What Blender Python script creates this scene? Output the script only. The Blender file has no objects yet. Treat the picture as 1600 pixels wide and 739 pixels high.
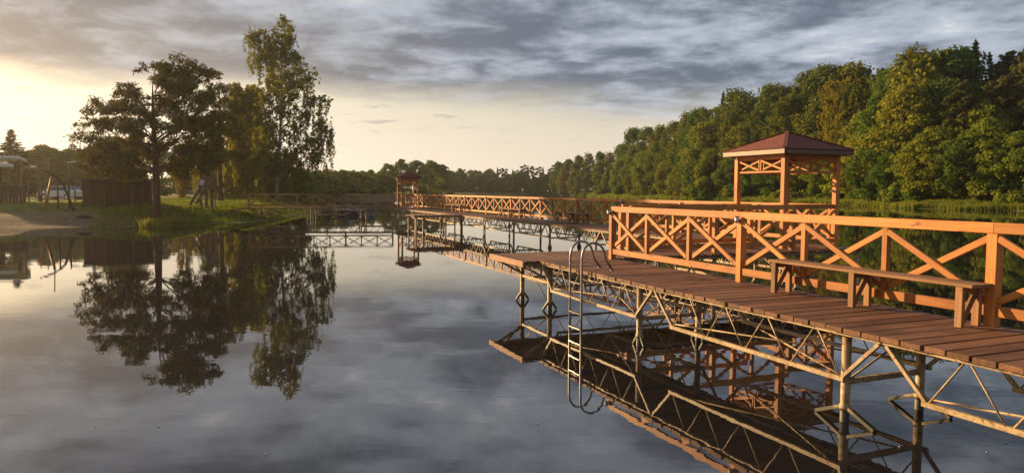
import bpy, math, random
import numpy as np
from mathutils import Vector, Matrix

SC = bpy.context.scene
COL = SC.collection
R = math.radians

# ------------------------------------------------------------------ camera
CAM_Z = 2.443                 # above the water, which lies at z = 0
PITCH, ROLL, FPX = 0.0644, -0.0045, 1110.0
cam = bpy.data.cameras.new('camera')
cam.sensor_width = 36.0
cam.lens = FPX / 1600 * 36.0
cam.clip_start = 0.1
cam.clip_end = 9000
camo = bpy.data.objects.new('camera', cam)
COL.objects.link(camo)
_r = Vector((1, 0, 0)); _u = Vector((0, math.sin(PITCH), math.cos(PITCH))); _f = Vector((0, math.cos(PITCH), -math.sin(PITCH)))
_c, _s = math.cos(ROLL), math.sin(ROLL)
_r2 = _r * _c - _u * _s
_u2 = _r * _s + _u * _c
m = Matrix.Identity(4)
for i in range(3):
    m[i][0] = _r2[i]; m[i][1] = _u2[i]; m[i][2] = -_f[i]
m[2][3] = CAM_Z
camo.matrix_world = m
SC.camera = camo

# ------------------------------------------------------------------ sky, sun, exposure
SUN_AZ, SUN_EL = -55.0, 13.5      # degrees; azimuth from +Y, positive to the right
world = bpy.data.worlds.new('World')
SC.world = world
world.use_nodes = True
WT = world.node_tree
WT.nodes.clear()


def wn(kind, **kw):
    n = WT.nodes.new(kind)
    for k, v in kw.items():
        setattr(n, k, v)
    return n


def wmath(op, a, b=None, c=None, clamp=False):
    n = wn('ShaderNodeMath', operation=op)
    n.use_clamp = clamp
    for i, v in enumerate((a, b, c)):
        if v is None:
            continue
        if isinstance(v, (int, float)):
            n.inputs[i].default_value = v
        else:
            WT.links.new(v, n.inputs[i])
    return n.outputs[0]


def wmix(fac, a, b, mode='MIX'):
    n = wn('ShaderNodeMix', data_type='RGBA', blend_type=mode)
    for sock, v in ((n.inputs[0], fac), (n.inputs[6], a), (n.inputs[7], b)):
        if isinstance(v, (int, float)):
            sock.default_value = v
        elif isinstance(v, tuple):
            sock.default_value = v + (1,)
        else:
            WT.links.new(v, sock)
    return n.outputs[2]


def wramp(v, lo, hi):
    n = wn('ShaderNodeMapRange', interpolation_type='SMOOTHSTEP')
    WT.links.new(v, n.inputs[0])
    n.inputs[1].default_value = lo; n.inputs[2].default_value = hi
    return n.outputs[0]


sky = wn('ShaderNodeTexSky', sky_type='NISHITA')
sky.sun_disc = False
sky.sun_elevation = R(SUN_EL)
sky.sun_rotation = R(SUN_AZ)
sky.air_density = 1.2
sky.dust_density = 3.5
sky.ozone_density = 1.5
tc = wn('ShaderNodeTexCoord')
sep = wn('ShaderNodeSeparateXYZ')
WT.links.new(tc.outputs['Generated'], sep.inputs[0])
DX, DY, DZ = sep.outputs
zc = wmath('MAXIMUM', DZ, 0.0)
den = wmath('ADD', zc, 0.10)
cx = wmath('DIVIDE', DX, den)
cy = wmath('DIVIDE', DY, den)
cmb = wn('ShaderNodeCombineXYZ')
WT.links.new(cx, cmb.inputs[0]); WT.links.new(cy, cmb.inputs[1])


def wnoise(scale, detail, rough, loc=(0, 0, 0), sc=(1, 1, 1), dist=0.0, rz=0.0):
    mp = wn('ShaderNodeMapping')
    mp.inputs['Location'].default_value = loc
    mp.inputs['Scale'].default_value = sc
    mp.inputs['Rotation'].default_value = (0, 0, rz)
    WT.links.new(cmb.outputs[0], mp.inputs[0])
    n = wn('ShaderNodeTexNoise')
    n.inputs['Scale'].default_value = scale
    n.inputs['Detail'].default_value = detail
    n.inputs['Roughness'].default_value = rough
    n.inputs['Distortion'].default_value = dist
    WT.links.new(mp.outputs[0], n.inputs['Vector'])
    return n.outputs['Fac']


nA = wnoise(1.15, 9, 0.60, (3.1, 1.7, 0), (1.0, 1, 1), 0.3, 0.12)
nB = wnoise(3.4, 8, 0.62, (7.3, 2.2, 0), (1.0, 1, 1), 0.3, 0.12)
nC = wnoise(0.42, 4, 0.5, (1.3, 9.2, 0), (0.6, 1, 1), 0.2, 0.2)
# the deck of cloud starts some way above the horizon; its edge is ragged
edge = wmath('ADD', zc, wmath('MULTIPLY', wmath('SUBTRACT', nC, 0.5), 0.11))
edge = wmath('ADD', edge, wmath('MULTIPLY', wmath('SUBTRACT', nA, 0.5), 0.07))
cover = wramp(edge, 0.088, 0.145)
streak = wmath('MULTIPLY', wramp(nB, 0.55, 0.72), wramp(zc, 0.03, 0.09))
cover = wmath('MAXIMUM', cover, wmath('MULTIPLY', streak, 0.55))
tone = wmath('ADD', wmath('MULTIPLY', nA, 0.58), wmath('MULTIPLY', nB, 0.42))
tone = wmath('ADD', tone, wmath('MULTIPLY', wmath('SUBTRACT', nC, 0.5), 0.35))
light = wramp(tone, 0.40, 0.60)
cloud = wmix(light, (0.074, 0.092, 0.122), (0.250, 0.280, 0.325))
cloud = wmix(wramp(tone, 0.57, 0.70), cloud, (0.44, 0.45, 0.45))
# cloud undersides nearer the low sun catch warm light
sdx, sdy = math.sin(R(SUN_AZ)), math.cos(R(SUN_AZ))
sund = wmath('ADD', wmath('MULTIPLY', DX, sdx), wmath('MULTIPLY', DY, sdy))
warmth = wmath('MULTIPLY', wramp(sund, 0.45, 1.0), wramp(zc, 0.42, 0.08))
cloud = wmix(wmath('MULTIPLY', warmth, 0.40), cloud, (0.30, 0.235, 0.15))
# hazy clear band under the clouds
skys = wmix(1.0, sky.outputs[0], (0.055, 0.055, 0.055), 'MULTIPLY')
band = wmix(wramp(zc, 0.30, 0.0), skys, wmix(wramp(sund, 0.35, 1.0), wmix(wramp(sund, -0.35, 0.30), (0.115, 0.130, 0.155), (0.46, 0.405, 0.325)), (0.56, 0.50, 0.40)))
col = wmix(cover, band, cloud)
bg = wn('ShaderNodeBackground')
bg.inputs[1].default_value = 0.94
WT.links.new(col, bg.inputs[0])
wo = wn('ShaderNodeOutputWorld')
WT.links.new(bg.outputs[0], wo.inputs[0])

sl = bpy.data.lights.new('sun', 'SUN')
sl.energy = 5.0
sl.color = (1.0, 0.66, 0.33)
sl.angle = R(0.6)
so = bpy.data.objects.new('sun', sl)
COL.objects.link(so)
sdir = Vector((math.sin(R(SUN_AZ)) * math.cos(R(SUN_EL)), math.cos(R(SUN_AZ)) * math.cos(R(SUN_EL)), math.sin(R(SUN_EL))))
so.rotation_euler = sdir.to_track_quat('Z', 'Y').to_euler()
so.location = (-60, 50, 40)

SC.view_settings.view_transform = 'Standard'
SC.view_settings.look = 'None'
SC.view_settings.gamma = 1
SC.view_settings.use_curve_mapping = False
SC.view_settings.exposure = 1.06

# ------------------------------------------------------------------ helpers
random.seed(5)
WM = {}                        # world matrices of everything linked here
PIER_AZ = -0.3944              # direction in which the piers run
DV = Vector((math.sin(PIER_AZ), math.cos(PIER_AZ), 0))
NV = Vector((math.cos(PIER_AZ), -math.sin(PIER_AZ), 0))
DECK = 1.03


def P(s, t, z=0.0):
    """point in pier coordinates: s across, t along, z above the water"""
    v = NV * s + DV * t
    return Vector((v.x, v.y, z))


def px(x, D, z=0.0):
    """point standing at distance D (metres along the view) in the direction of column x"""
    return Vector(((x - 800) / FPX * D, D, z))


def tag(o, label=None, cat=None, group=None, kind=None):
    if label: o['label'] = label
    if cat: o['category'] = cat
    if group: o['group'] = group
    if kind: o['kind'] = kind
    return o


def link(name, data, M, parent=None):
    o = bpy.data.objects.new(name, data)
    COL.objects.link(o)
    WM[o] = M
    if parent is not None:
        o.parent = parent
        o.matrix_basis = WM[parent].inverted() @ M
    else:
        o.matrix_basis = M
    return o


def thing(name, loc, label, cat, group=None, rz=0.0, scale=1.0):
    M = Matrix.Translation(loc) @ Matrix.Rotation(rz, 4, 'Z') @ Matrix.Diagonal((scale, scale, scale, 1))
    o = link(name, None, M)
    o.empty_display_size = 0.3
    return tag(o, label, cat, group)


def mesh_from(verts, faces, mat, smooth=False, name='mesh'):
    me = bpy.data.meshes.new(name)
    me.from_pydata([tuple(v) for v in verts], [], faces)
    if mat: me.materials.append(mat)
    if smooth:
        me.polygons.foreach_set('use_smooth', [True] * len(me.polygons))
    me.update()
    return me


_beam_cache = {}


def beam_mesh(L, w, h, mat, ch=0.006):
    """chamfered bar along local X, centred; w along Y, h along Z"""
    key = (round(L, 3), round(w, 4), round(h, 4), mat.name, ch)
    if key in _beam_cache: return _beam_cache[key]
    a, b = w / 2, h / 2
    c = min(ch, a * .4, b * .4)
    prof = [(-a + c, -b), (a - c, -b), (a, -b + c), (a, b - c), (a - c, b), (-a + c, b), (-a, b - c), (-a, -b + c)]
    x = L / 2
    V = [(-x, p[0], p[1]) for p in prof] + [(x, p[0], p[1]) for p in prof]
    F = [tuple(range(7, -1, -1)), tuple(range(8, 16))]
    for i in range(8):
        j = (i + 1) % 8
        F.append((i, j, 8 + j, 8 + i))
    me = mesh_from(V, F, mat, name='bar')
    _beam_cache[key] = me
    return me


def frame(A, B, up=Vector((0, 0, 1))):
    x = (B - A).normalized()
    y = up.cross(x)
    if y.length < 1e-4: y = Vector((0, 1, 0)).cross(x)
    y.normalize()
    z = x.cross(y)
    M = Matrix.Identity(4)
    for i in range(3):
        M[i][0] = x[i]; M[i][1] = y[i]; M[i][2] = z[i]; M[i][3] = (A[i] + B[i]) / 2
    return M


def beam(name, A, B, w, h, mat, parent=None, up=Vector((0, 0, 1)), ch=0.006):
    A = Vector(A); B = Vector(B)
    return link(name, beam_mesh((B - A).length, w, h, mat, ch), frame(A, B, up), parent)


class MB:
    """collects shapes in world space for ONE mesh"""
    def __init__(self): self.V = []; self.F = []

    def add(self, V, F):
        k = len(self.V)
        self.V += [tuple(v) for v in V]
        self.F += [tuple(i + k for i in f) for f in F]

    def bar(self, A, B, w, h, up=Vector((0, 0, 1))):
        A = Vector(A); B = Vector(B)
        M = frame(A, B, up); x = (B - A).length / 2
        V = [M @ Vector((sx * x, sy * w / 2, sz * h / 2)) for sx in (-1, 1) for sy in (-1, 1) for sz in (-1, 1)]
        self.add(V, [(0, 1, 3, 2), (4, 6, 7, 5), (0, 4, 5, 1), (2, 3, 7, 6), (0, 2, 6, 4), (1, 5, 7, 3)])

    def box(self, lo, hi):
        V = [(x, y, z) for x in (lo[0], hi[0]) for y in (lo[1], hi[1]) for z in (lo[2], hi[2])]
        self.add(V, [(0, 1, 3, 2), (4, 6, 7, 5), (0, 4, 5, 1), (2, 3, 7, 6), (0, 2, 6, 4), (1, 5, 7, 3)])

    def tube(self, pts, rad, n=8, caps=True):
        pts = [Vector(p) for p in pts]
        if not hasattr(rad, '__len__'): rad = [rad] * len(pts)
        rings = []
        prev = None
        for i, p in enumerate(pts):
            d = (pts[min(i + 1, len(pts) - 1)] - pts[max(i - 1, 0)]).normalized()
            if prev is None:
                a = Vector((1, 0, 0)) if abs(d.x) < .8 else Vector((0, 1, 0))
                u = (a - d * a.dot(d)).normalized()
            else:
                u = (prev - d * prev.dot(d)).normalized()
            prev = u
            v = d.cross(u)
            rings.append([p + (u * math.cos(2 * math.pi * k / n) + v * math.sin(2 * math.pi * k / n)) * rad[i] for k in range(n)])
        V = [q for r in rings for q in r]
        F = []
        for i in range(len(rings) - 1):
            for k in range(n):
                F.append((i * n + k, i * n + (k + 1) % n, (i + 1) * n + (k + 1) % n, (i + 1) * n + k))
        if caps:
            F.append(tuple(range(n - 1, -1, -1)))
            F.append(tuple((len(rings) - 1) * n + k for k in range(n)))
        self.add(V, F)

    def build(self, name, mat, parent=None, base=None, smooth=False):
        """base: origin of the new object (world); default the parent's, or the world's origin"""
        if base is not None: M = Matrix.Translation(base)
        elif parent is not None: M = WM[parent].copy()
        else: M = Matrix.Identity(4)
        Mi = M.inverted()
        me = mesh_from([Mi @ Vector(v) for v in self.V], self.F, mat, smooth, name)
        return link(name, me, M, parent)


def tube_obj(name, pts, rad, mat, parent, n=10):
    b = MB(); b.tube(pts, rad, n)
    o = b.build(name, mat, parent, smooth=True)
    return o


ORD = ['first', 'second', 'third', 'fourth', 'fifth', 'sixth', 'seventh', 'eighth', 'ninth', 'tenth', 'eleventh', 'twelfth', 'thirteenth', 'fourteenth', 'fifteenth',
       'sixteenth', 'seventeenth', 'eighteenth', 'nineteenth', 'twentieth', 'twenty-first', 'twenty-second', 'twenty-third', 'twenty-fourth', 'twenty-fifth', 'twenty-sixth',
       'twenty-seventh', 'twenty-eighth', 'twenty-ninth', 'thirtieth', 'thirty-first', 'thirty-second', 'thirty-third', 'thirty-fourth', 'thirty-fifth', 'thirty-sixth', 'thirty-seventh', 'thirty-eighth', 'thirty-ninth', 'fortieth']

# ------------------------------------------------------------------ materials
def mat_new(name):
    m = bpy.data.materials.new(name)
    m.use_nodes = True
    nt = m.node_tree
    return m, nt, nt.nodes['Principled BSDF']


def nd(nt, kind, **kw):
    n = nt.nodes.new(kind)
    for k, v in kw.items(): setattr(n, k, v)
    return n


def mixc(nt, fac, a, b, mode='MIX'):
    n = nd(nt, 'ShaderNodeMix', data_type='RGBA', blend_type=mode)
    for s, v in ((n.inputs[0], fac), (n.inputs[6], a), (n.inputs[7], b)):
        if isinstance(v, (int, float)): s.default_value = v
        elif isinstance(v, tuple): s.default_value = v + (1,)
        else: nt.links.new(v, s)
    return n.outputs[2]


def noise(nt, vec, scale, detail=3, rough=.5, mscale=(1, 1, 1), dist=0.0):
    mp = nd(nt, 'ShaderNodeMapping')
    mp.inputs['Scale'].default_value = mscale
    nt.links.new(vec, mp.inputs[0])
    n = nd(nt, 'ShaderNodeTexNoise')
    n.inputs['Scale'].default_value = scale
    n.inputs['Detail'].default_value = detail
    n.inputs['Roughness'].default_value = rough
    n.inputs['Distortion'].default_value = dist
    nt.links.new(mp.outputs[0], n.inputs['Vector'])
    return n.outputs['Fac']


def ramp(nt, v, lo, hi):
    n = nd(nt, 'ShaderNodeMapRange', interpolation_type='SMOOTHSTEP')
    nt.links.new(v, n.inputs[0])
    n.inputs[1].default_value = lo; n.inputs[2].default_value = hi
    return n.outputs[0]


def bump(nt, bsdf, h, strength, dist):
    b = nd(nt, 'ShaderNodeBump')
    b.inputs['Strength'].default_value = strength
    b.inputs['Distance'].default_value = dist
    nt.links.new(h, b.inputs['Height'])
    nt.links.new(b.outputs[0], bsdf.inputs['Normal'])


def wood(name, c1, c2, c3, rough=.6, grain=1.0, spec=.3):
    """sawn timber; grain runs along the object's own X axis, every piece a little different"""
    m, nt, b = mat_new(name)
    t = nd(nt, 'ShaderNodeTexCoord'); oi = nd(nt, 'ShaderNodeObjectInfo')
    off = nd(nt, 'ShaderNodeVectorMath', operation='SCALE'); off.inputs[0].default_value = (37, 11, 23)
    nt.links.new(oi.outputs['Random'], off.inputs['Scale'])
    ad = nd(nt, 'ShaderNodeVectorMath', operation='ADD')
    nt.links.new(t.outputs['Object'], ad.inputs[0]); nt.links.new(off.outputs[0], ad.inputs[1])
    v = ad.outputs[0]
    g = noise(nt, v, 9, 5, .65, (.16, 3.2, 3.2), .5)
    k = noise(nt, v, 4.2, 2, .5, (.9, 1.6, 1.6), .3)
    w = noise(nt, v, 1.3, 3, .55)
    c = mixc(nt, ramp(nt, g, .33, .68), c1, c2)
    c = mixc(nt, ramp(nt, k, .66, .74), c, c3)          # knots
    c = mixc(nt, ramp(nt, w, .48, .72), c, mixc(nt, .55, c, c3))
    hs = nd(nt, 'ShaderNodeHueSaturation')
    mr = nd(nt, 'ShaderNodeMapRange'); nt.links.new(oi.outputs['Random'], mr.inputs[0]); mr.inputs[3].default_value = .72; mr.inputs[4].default_value = 1.22
    nt.links.new(mr.outputs[0], hs.inputs['Value']); nt.links.new(c, hs.inputs['Color'])
    nt.links.new(hs.outputs[0], b.inputs['Base Color'])
    b.inputs['Roughness'].default_value = rough
    b.inputs['Specular IOR Level'].default_value = spec
    bump(nt, b, g, .35 * grain, .006)
    return m


M_RAIL = wood('railing_wood', (.52, .210, .046), (.40, .142, .030), (.20, .068, .018), .55)
M_DECK = wood('deck_wood', (.215, .105, .052), (.120, .056, .030), (.050, .025, .016), .6, 1.6, .2)
M_GREYWOOD = wood('grey_wood', (.20, .145, .10), (.13, .095, .07), (.08, .055, .04), .8)
M_SHEDWOOD = wood('shed_wood', (.085, .048, .028), (.06, .034, .02), (.04, .022, .014), .85)
M_WALK = wood('walkway_wood', (.42, .23, .11), (.31, .16, .075), (.16, .08, .04), .75)
M_BENCH = wood('bench_wood', (.31, .165, .075), (.22, .11, .048), (.12, .055, .026), .65)


def plain(name, c, rough=.5, metal=0.0, var=.25, scale=6.0, c2=None, spec=.5):
    m, nt, b = mat_new(name)
    t = nd(nt, 'ShaderNodeTexCoord')
    n = noise(nt, t.outputs['Object'], scale, 5, .6)
    dark = c2 or tuple(x * (1 - var) for x in c)
    nt.links.new(mixc(nt, ramp(nt, n, .38, .66), c, dark), b.inputs['Base Color'])
    b.inputs['Roughness'].default_value = rough
    b.inputs['Metallic'].default_value = metal
    b.inputs['Specular IOR Level'].default_value = spec
    return m


def steel():
    m, nt, b = mat_new('painted_steel')
    g = nd(nt, 'ShaderNodeNewGeometry')
    n1 = noise(nt, g.outputs['Position'], 7, 5, .65); n2 = noise(nt, g.outputs['Position'], 28, 4, .6)
    c = mixc(nt, ramp(nt, n1, .40, .62), (.43, .315, .165), (.27, .175, .085))
    c = mixc(nt, ramp(nt, n2, .55, .68), c, (.15, .07, .03))            # rust
    sp = nd(nt, 'ShaderNodeSeparateXYZ'); nt.links.new(g.outputs['Position'], sp.inputs[0])
    h = nd(nt, 'ShaderNodeMath', operation='MULTIPLY_ADD'); nt.links.new(n1, h.inputs[0]); h.inputs[1].default_value = -.14; nt.links.new(sp.outputs[2], h.inputs[2])
    c = mixc(nt, ramp(nt, h.outputs[0], .10, .03), c, (.055, .05, .028))  # algae at the waterline
    nt.links.new(c, b.inputs['Base Color']); b.inputs['Roughness'].default_value = .55
    bump(nt, b, n2, .25, .004)
    return m


M_STEEL = steel()
M_STAIN = plain('stainless_steel', (.30, .28, .26), .42, 1, .25, 14)
M_DARKMETAL = plain('dark_metal', (.05, .045, .04), .5, .3)
M_LAMP = plain('lamp_metal', (.62, .60, .56), .35, .7)
M_GLASSY = plain('lens', (.55, .55, .5), .12, 0)
M_ROOF = None
M_WHITE = plain('white_paint', (.70, .68, .63), .45, 0, .12)
M_CARWHITE = plain('car_paint_pale', (.62, .63, .64), .25, 0, .05)
M_CARBLUE = plain('car_paint_blue', (.16, .22, .32), .25, 0, .05)
M_GLASS = plain('car_glass', (.02, .025, .03), .08, 0, .05)
M_TYRE = plain('tyre', (.02, .02, .02), .8)
M_LIGHTRED = plain('lamp_red', (.45, .03, .02), .3)
M_RED = plain('flag_red', (.5, .05, .04), .7)
M_YELLOW = plain('boat_yellow', (.42, .27, .05), .4)
M_BLUE = plain('boat_blue', (.05, .08, .17), .45)
M_BARK = plain('bark', (.085, .055, .038), .9, 0, .5, 9, (.04, .026, .018), .2)
M_PINEBARK = plain('pine_bark', (.15, .075, .04), .9, 0, .5, 7, (.06, .034, .022), .2)
M_BIRCHBARK = plain('birch_bark', (.30, .27, .23), .8, 0, .5, 5, (.06, .05, .045), .2)
M_DRIFT = plain('floating_scrap', (.55, .48, .36), .7)

m, nt, b = mat_new('shingle_roof')
t = nd(nt, 'ShaderNodeTexCoord')
n1 = noise(nt, t.outputs['Object'], 26, 4, .7)
n2 = noise(nt, t.outputs['Object'], 3, 3, .5)
c = mixc(nt, ramp(nt, n1, .35, .65), (.21, .052, .030), (.12, .030, .02))
c = mixc(nt, ramp(nt, n2, .45, .75), c, (.09, .025, .02))
nt.links.new(c, b.inputs['Base Color'])
b.inputs['Roughness'].default_value = .9
bump(nt, b, n1, .4, .01)
M_ROOF = m


def leaf(name, c1, c2, trans=.35, warm=None):
    m = bpy.data.materials.new(name); m.use_nodes = True
    nt = m.node_tree; nt.nodes.clear()
    oi = nd(nt, 'ShaderNodeObjectInfo'); g = nd(nt, 'ShaderNodeNewGeometry')
    n = noise(nt, g.outputs['Position'], .55, 3, .6)
    c = mixc(nt, ramp(nt, n, .35, .65), c1, c2)
    rp = nd(nt, 'ShaderNodeMapRange'); nt.links.new(g.outputs['Random Per Island'], rp.inputs[0]); rp.inputs[3].default_value = .75; rp.inputs[4].default_value = 1.25
    ro = nd(nt, 'ShaderNodeMapRange'); nt.links.new(oi.outputs['Random'], ro.inputs[0]); ro.inputs[3].default_value = .468; ro.inputs[4].default_value = .518
    hs = nd(nt, 'ShaderNodeHueSaturation')
    nt.links.new(ro.outputs[0], hs.inputs['Hue']); nt.links.new(rp.outputs[0], hs.inputs['Value']); nt.links.new(c, hs.inputs['Color'])
    d = nd(nt, 'ShaderNodeBsdfDiffuse'); tr = nd(nt, 'ShaderNodeBsdfTranslucent'); mx = nd(nt, 'ShaderNodeMixShader'); o = nd(nt, 'ShaderNodeOutputMaterial')
    nt.links.new(hs.outputs[0], d.inputs[0])
    tcx = mixc(nt, 1.0, hs.outputs[0], (1.35, 1.15, .5), 'MULTIPLY')
    nt.links.new(tcx, tr.inputs[0])
    mx.inputs[0].default_value = trans
    nt.links.new(d.outputs[0], mx.inputs[1]); nt.links.new(tr.outputs[0], mx.inputs[2]); nt.links.new(mx.outputs[0], o.inputs[0])
    return m


L_DEC = leaf('leaf_deciduous', (.105, .170, .028), (.070, .130, .022))
L_LIME = leaf('leaf_lime', (.20, .235, .030), (.145, .195, .028))
L_BIRCH = leaf('leaf_birch', (.135, .165, .032), (.095, .130, .026), .4)
L_WILLOW = leaf('leaf_willow', (.22, .215, .030), (.16, .175, .028), .5)
L_SPRUCE = leaf('needle_spruce', (.050, .085, .024), (.036, .064, .020), .15)
L_PINE = leaf('needle_pine', (.110, .115, .036), (.078, .088, .028), .22)
L_GRASS = leaf('grass_blade', (.150, .195, .034), (.105, .150, .028), .4)
L_REED = leaf('reed_blade', (.180, .24, .045), (.13, .19, .036), .4)

# ------------------------------------------------------------------ terrain and water
LAKE = [(-150, -160), (-110, -20), (-75, 28), (-58, 38.5), (-44, 41.5), (-32, 44), (-27, 44.8), (-23.5, 46), (-20.8, 49.5), (-19.2, 54), (-18.6, 60), (-20, 72), (-24, 92), (-36, 120),
        (-46, 150), (-40, 172), (-30, 190), (-26, 215), (-30, 270), (-34, 330), (-10, 372), (20, 385), (31, 345), (37, 290), (43, 240), (47, 205), (53, 170), (60, 140), (62, 120), (60, 107), (68.5, 95), (76, 80), (86, 50),
        (95, 15), (105, -40), (110, -160)]
LP = np.array(LAKE, float)


def lake_sd(X, Y):
    """signed distance to the shore: positive on land"""
    X = np.asarray(X, float); Y = np.asarray(Y, float)
    d2 = np.full(X.shape, 1e18); inside = np.zeros(X.shape, bool)
    n = len(LP)
    for i in range(n):
        ax, ay = LP[i]; bx, by = LP[(i + 1) % n]
        ex, ey = bx - ax, by - ay
        tt = np.clip(((X - ax) * ex + (Y - ay) * ey) / (ex * ex + ey * ey), 0, 1)
        d2 = np.minimum(d2, (X - ax - tt * ex) ** 2 + (Y - ay - tt * ey) ** 2)
        cnd = ((ay > Y) != (by > Y))
        with np.errstate(divide='ignore', invalid='ignore'):
            xi = (bx - ax) * (Y - ay) / (by - ay + 1e-12) + ax
        inside ^= cnd & (X < xi)
    d = np.sqrt(d2)
    return np.where(inside, -d, d)


def ground_z(X, Y):
    X = np.asarray(X, float); Y = np.asarray(Y, float)
    s = lake_sd(X, Y) + .35 * np.sin(X * .9 + Y * .35) + .25 * np.sin(Y * 1.3 - X * .5)
    land = 0.10 * np.clip(s, 0, 3) + .16 * np.clip(s - 1.2, 0, 6) * 1.0
    land = np.minimum(land, 1.35 + .012 * np.clip(s - 8, 0, 60)) + .07 * np.sin(X * .55) * np.sin(Y * .47) * np.clip(s / 5, 0, 1)
    sea = np.maximum(-2.5, .28 * s)
    return np.where(s > 0, land, sea)


def gz(x, y):
    return float(ground_z(np.array([x]), np.array([y]))[0])


def on(x, D):
    p = px(x, D)
    return Vector((p.x, p.y, gz(p.x, p.y)))


xs = np.unique(np.concatenate([np.linspace(-1500, -150, 12), np.linspace(-150, -70, 16), np.arange(-70, -8, .9), np.linspace(-8, 30, 14), np.arange(30, 110, 2.0), np.linspace(110, 200, 16), np.linspace(200, 1500, 12)]))
ys = np.unique(np.concatenate([np.linspace(-600, -160, 6), np.linspace(-160, 28, 24), np.arange(28, 80, .9), np.arange(80, 230, 2.5), np.linspace(230, 420, 50), np.linspace(420, 600, 14), np.linspace(600, 1600, 10)]))
GX, GY = np.meshgrid(xs, ys)
GZ = ground_z(GX, GY)
nx, ny = len(xs), len(ys)
V = np.stack([GX.ravel(), GY.ravel(), GZ.ravel()], 1)
idx = np.arange(nx * ny).reshape(ny, nx)
Fq = np.stack([idx[:-1, :-1].ravel(), idx[:-1, 1:].ravel(), idx[1:, 1:].ravel(), idx[1:, :-1].ravel()], 1)


def np_mesh(name, V, Fq, mat, smooth=False):
    me = bpy.data.meshes.new(name)
    k = Fq.shape[1]
    me.vertices.add(len(V)); me.vertices.foreach_set('co', np.ascontiguousarray(V, dtype=np.float32).ravel())
    me.loops.add(Fq.size); me.loops.foreach_set('vertex_index', np.ascontiguousarray(Fq, dtype=np.int32).ravel())
    me.polygons.add(len(Fq)); me.polygons.foreach_set('loop_start', np.arange(0, Fq.size, k, dtype=np.int32))
    me.polygons.foreach_set('loop_total', np.full(len(Fq), k, dtype=np.int32))
    if smooth: me.polygons.foreach_set('use_smooth', np.ones(len(Fq), dtype=bool))
    me.materials.append(mat)
    me.update(calc_edges=True)
    return me


m, nt, b = mat_new('ground')
g = nd(nt, 'ShaderNodeNewGeometry')
pos = g.outputs['Position']
n1 = noise(nt, pos, .35, 5, .6); n2 = noise(nt, pos, 3.5, 4, .6)
grass = mixc(nt, ramp(nt, n1, .38, .64), (.115, .135, .032), (.16, .145, .045))
grass = mixc(nt, ramp(nt, n2, .4, .7), grass, (.075, .09, .024))
sand = mixc(nt, ramp(nt, n2, .35, .65), (.20, .145, .085), (.13, .095, .06))
sp = nd(nt, 'ShaderNodeSeparateXYZ'); nt.links.new(pos, sp.inputs[0])
hz = nd(nt, 'ShaderNodeMath', operation='MULTIPLY_ADD'); nt.links.new(n1, hz.inputs[0]); hz.inputs[1].default_value = .5; nt.links.new(sp.outputs[2], hz.inputs[2])
beach = nd(nt, 'ShaderNodeMath', operation='MULTIPLY')
nt.links.new(ramp(nt, hz.outputs[0], 1.15, .85), beach.inputs[0]); nt.links.new(ramp(nt, sp.outputs[0], -22, -27), beach.inputs[1])
nt.links.new(mixc(nt, beach.outputs[0], grass, sand), b.inputs['Base Color'])
b.inputs['Roughness'].default_value = .95
b.inputs['Specular IOR Level'].default_value = .1
bump(nt, b, n2, .6, .08)
M_GROUND = m
o = link('ground', np_mesh('ground', V, Fq, M_GROUND, True), Matrix.Identity(4))
tag(o, 'grassy ground round the lake with sandy beach at the left', 'ground', kind='structure')

# water: a calm lake, faint ripples, murky brown below
m, nt, b = mat_new('lake_water')
g = nd(nt, 'ShaderNodeNewGeometry')
w1 = noise(nt, g.outputs['Position'], .9, 3, .55, (.45, 1.3, 1), .3)
w2 = noise(nt, g.outputs['Position'], 4.0, 2, .5, (.5, 1.3, 1), .2)
wa = nd(nt, 'ShaderNodeMath', operation='MULTIPLY_ADD'); nt.links.new(w2, wa.inputs[0]); wa.inputs[1].default_value = .16; nt.links.new(w1, wa.inputs[2])
patch = noise(nt, g.outputs['Position'], .12, 3, .5, (.5, 1, 1))
pm = nd(nt, 'ShaderNodeMath', operation='MULTIPLY'); nt.links.new(wa.outputs[0], pm.inputs[0])
pr = nd(nt, 'ShaderNodeMapRange'); nt.links.new(patch, pr.inputs[0]); pr.inputs[1].default_value = .35; pr.inputs[2].default_value = .7; pr.inputs[3].default_value = .35; pr.inputs[4].default_value = 1.3
nt.links.new(pr.outputs[0], pm.inputs[1])
bump(nt, b, pm.outputs[0], .5, .0042)
b.inputs['Base Color'].default_value = (.016, .0155, .016, 1)
b.inputs['Roughness'].default_value = .012
b.inputs['IOR'].default_value = 2.15
M_WATER = m
wv = [(-420, -400, 0), (420, -400, 0), (420, 620, 0), (-420, 620, 0)]
o = link('lake_water', mesh_from(wv, [(0, 1, 2, 3)], M_WATER), Matrix.Identity(4))
tag(o, 'calm dark lake mirroring clouds, trees and piers', 'water', kind='structure')

# ------------------------------------------------------------------ piers
UP = Vector((0, 0, 1))


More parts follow.
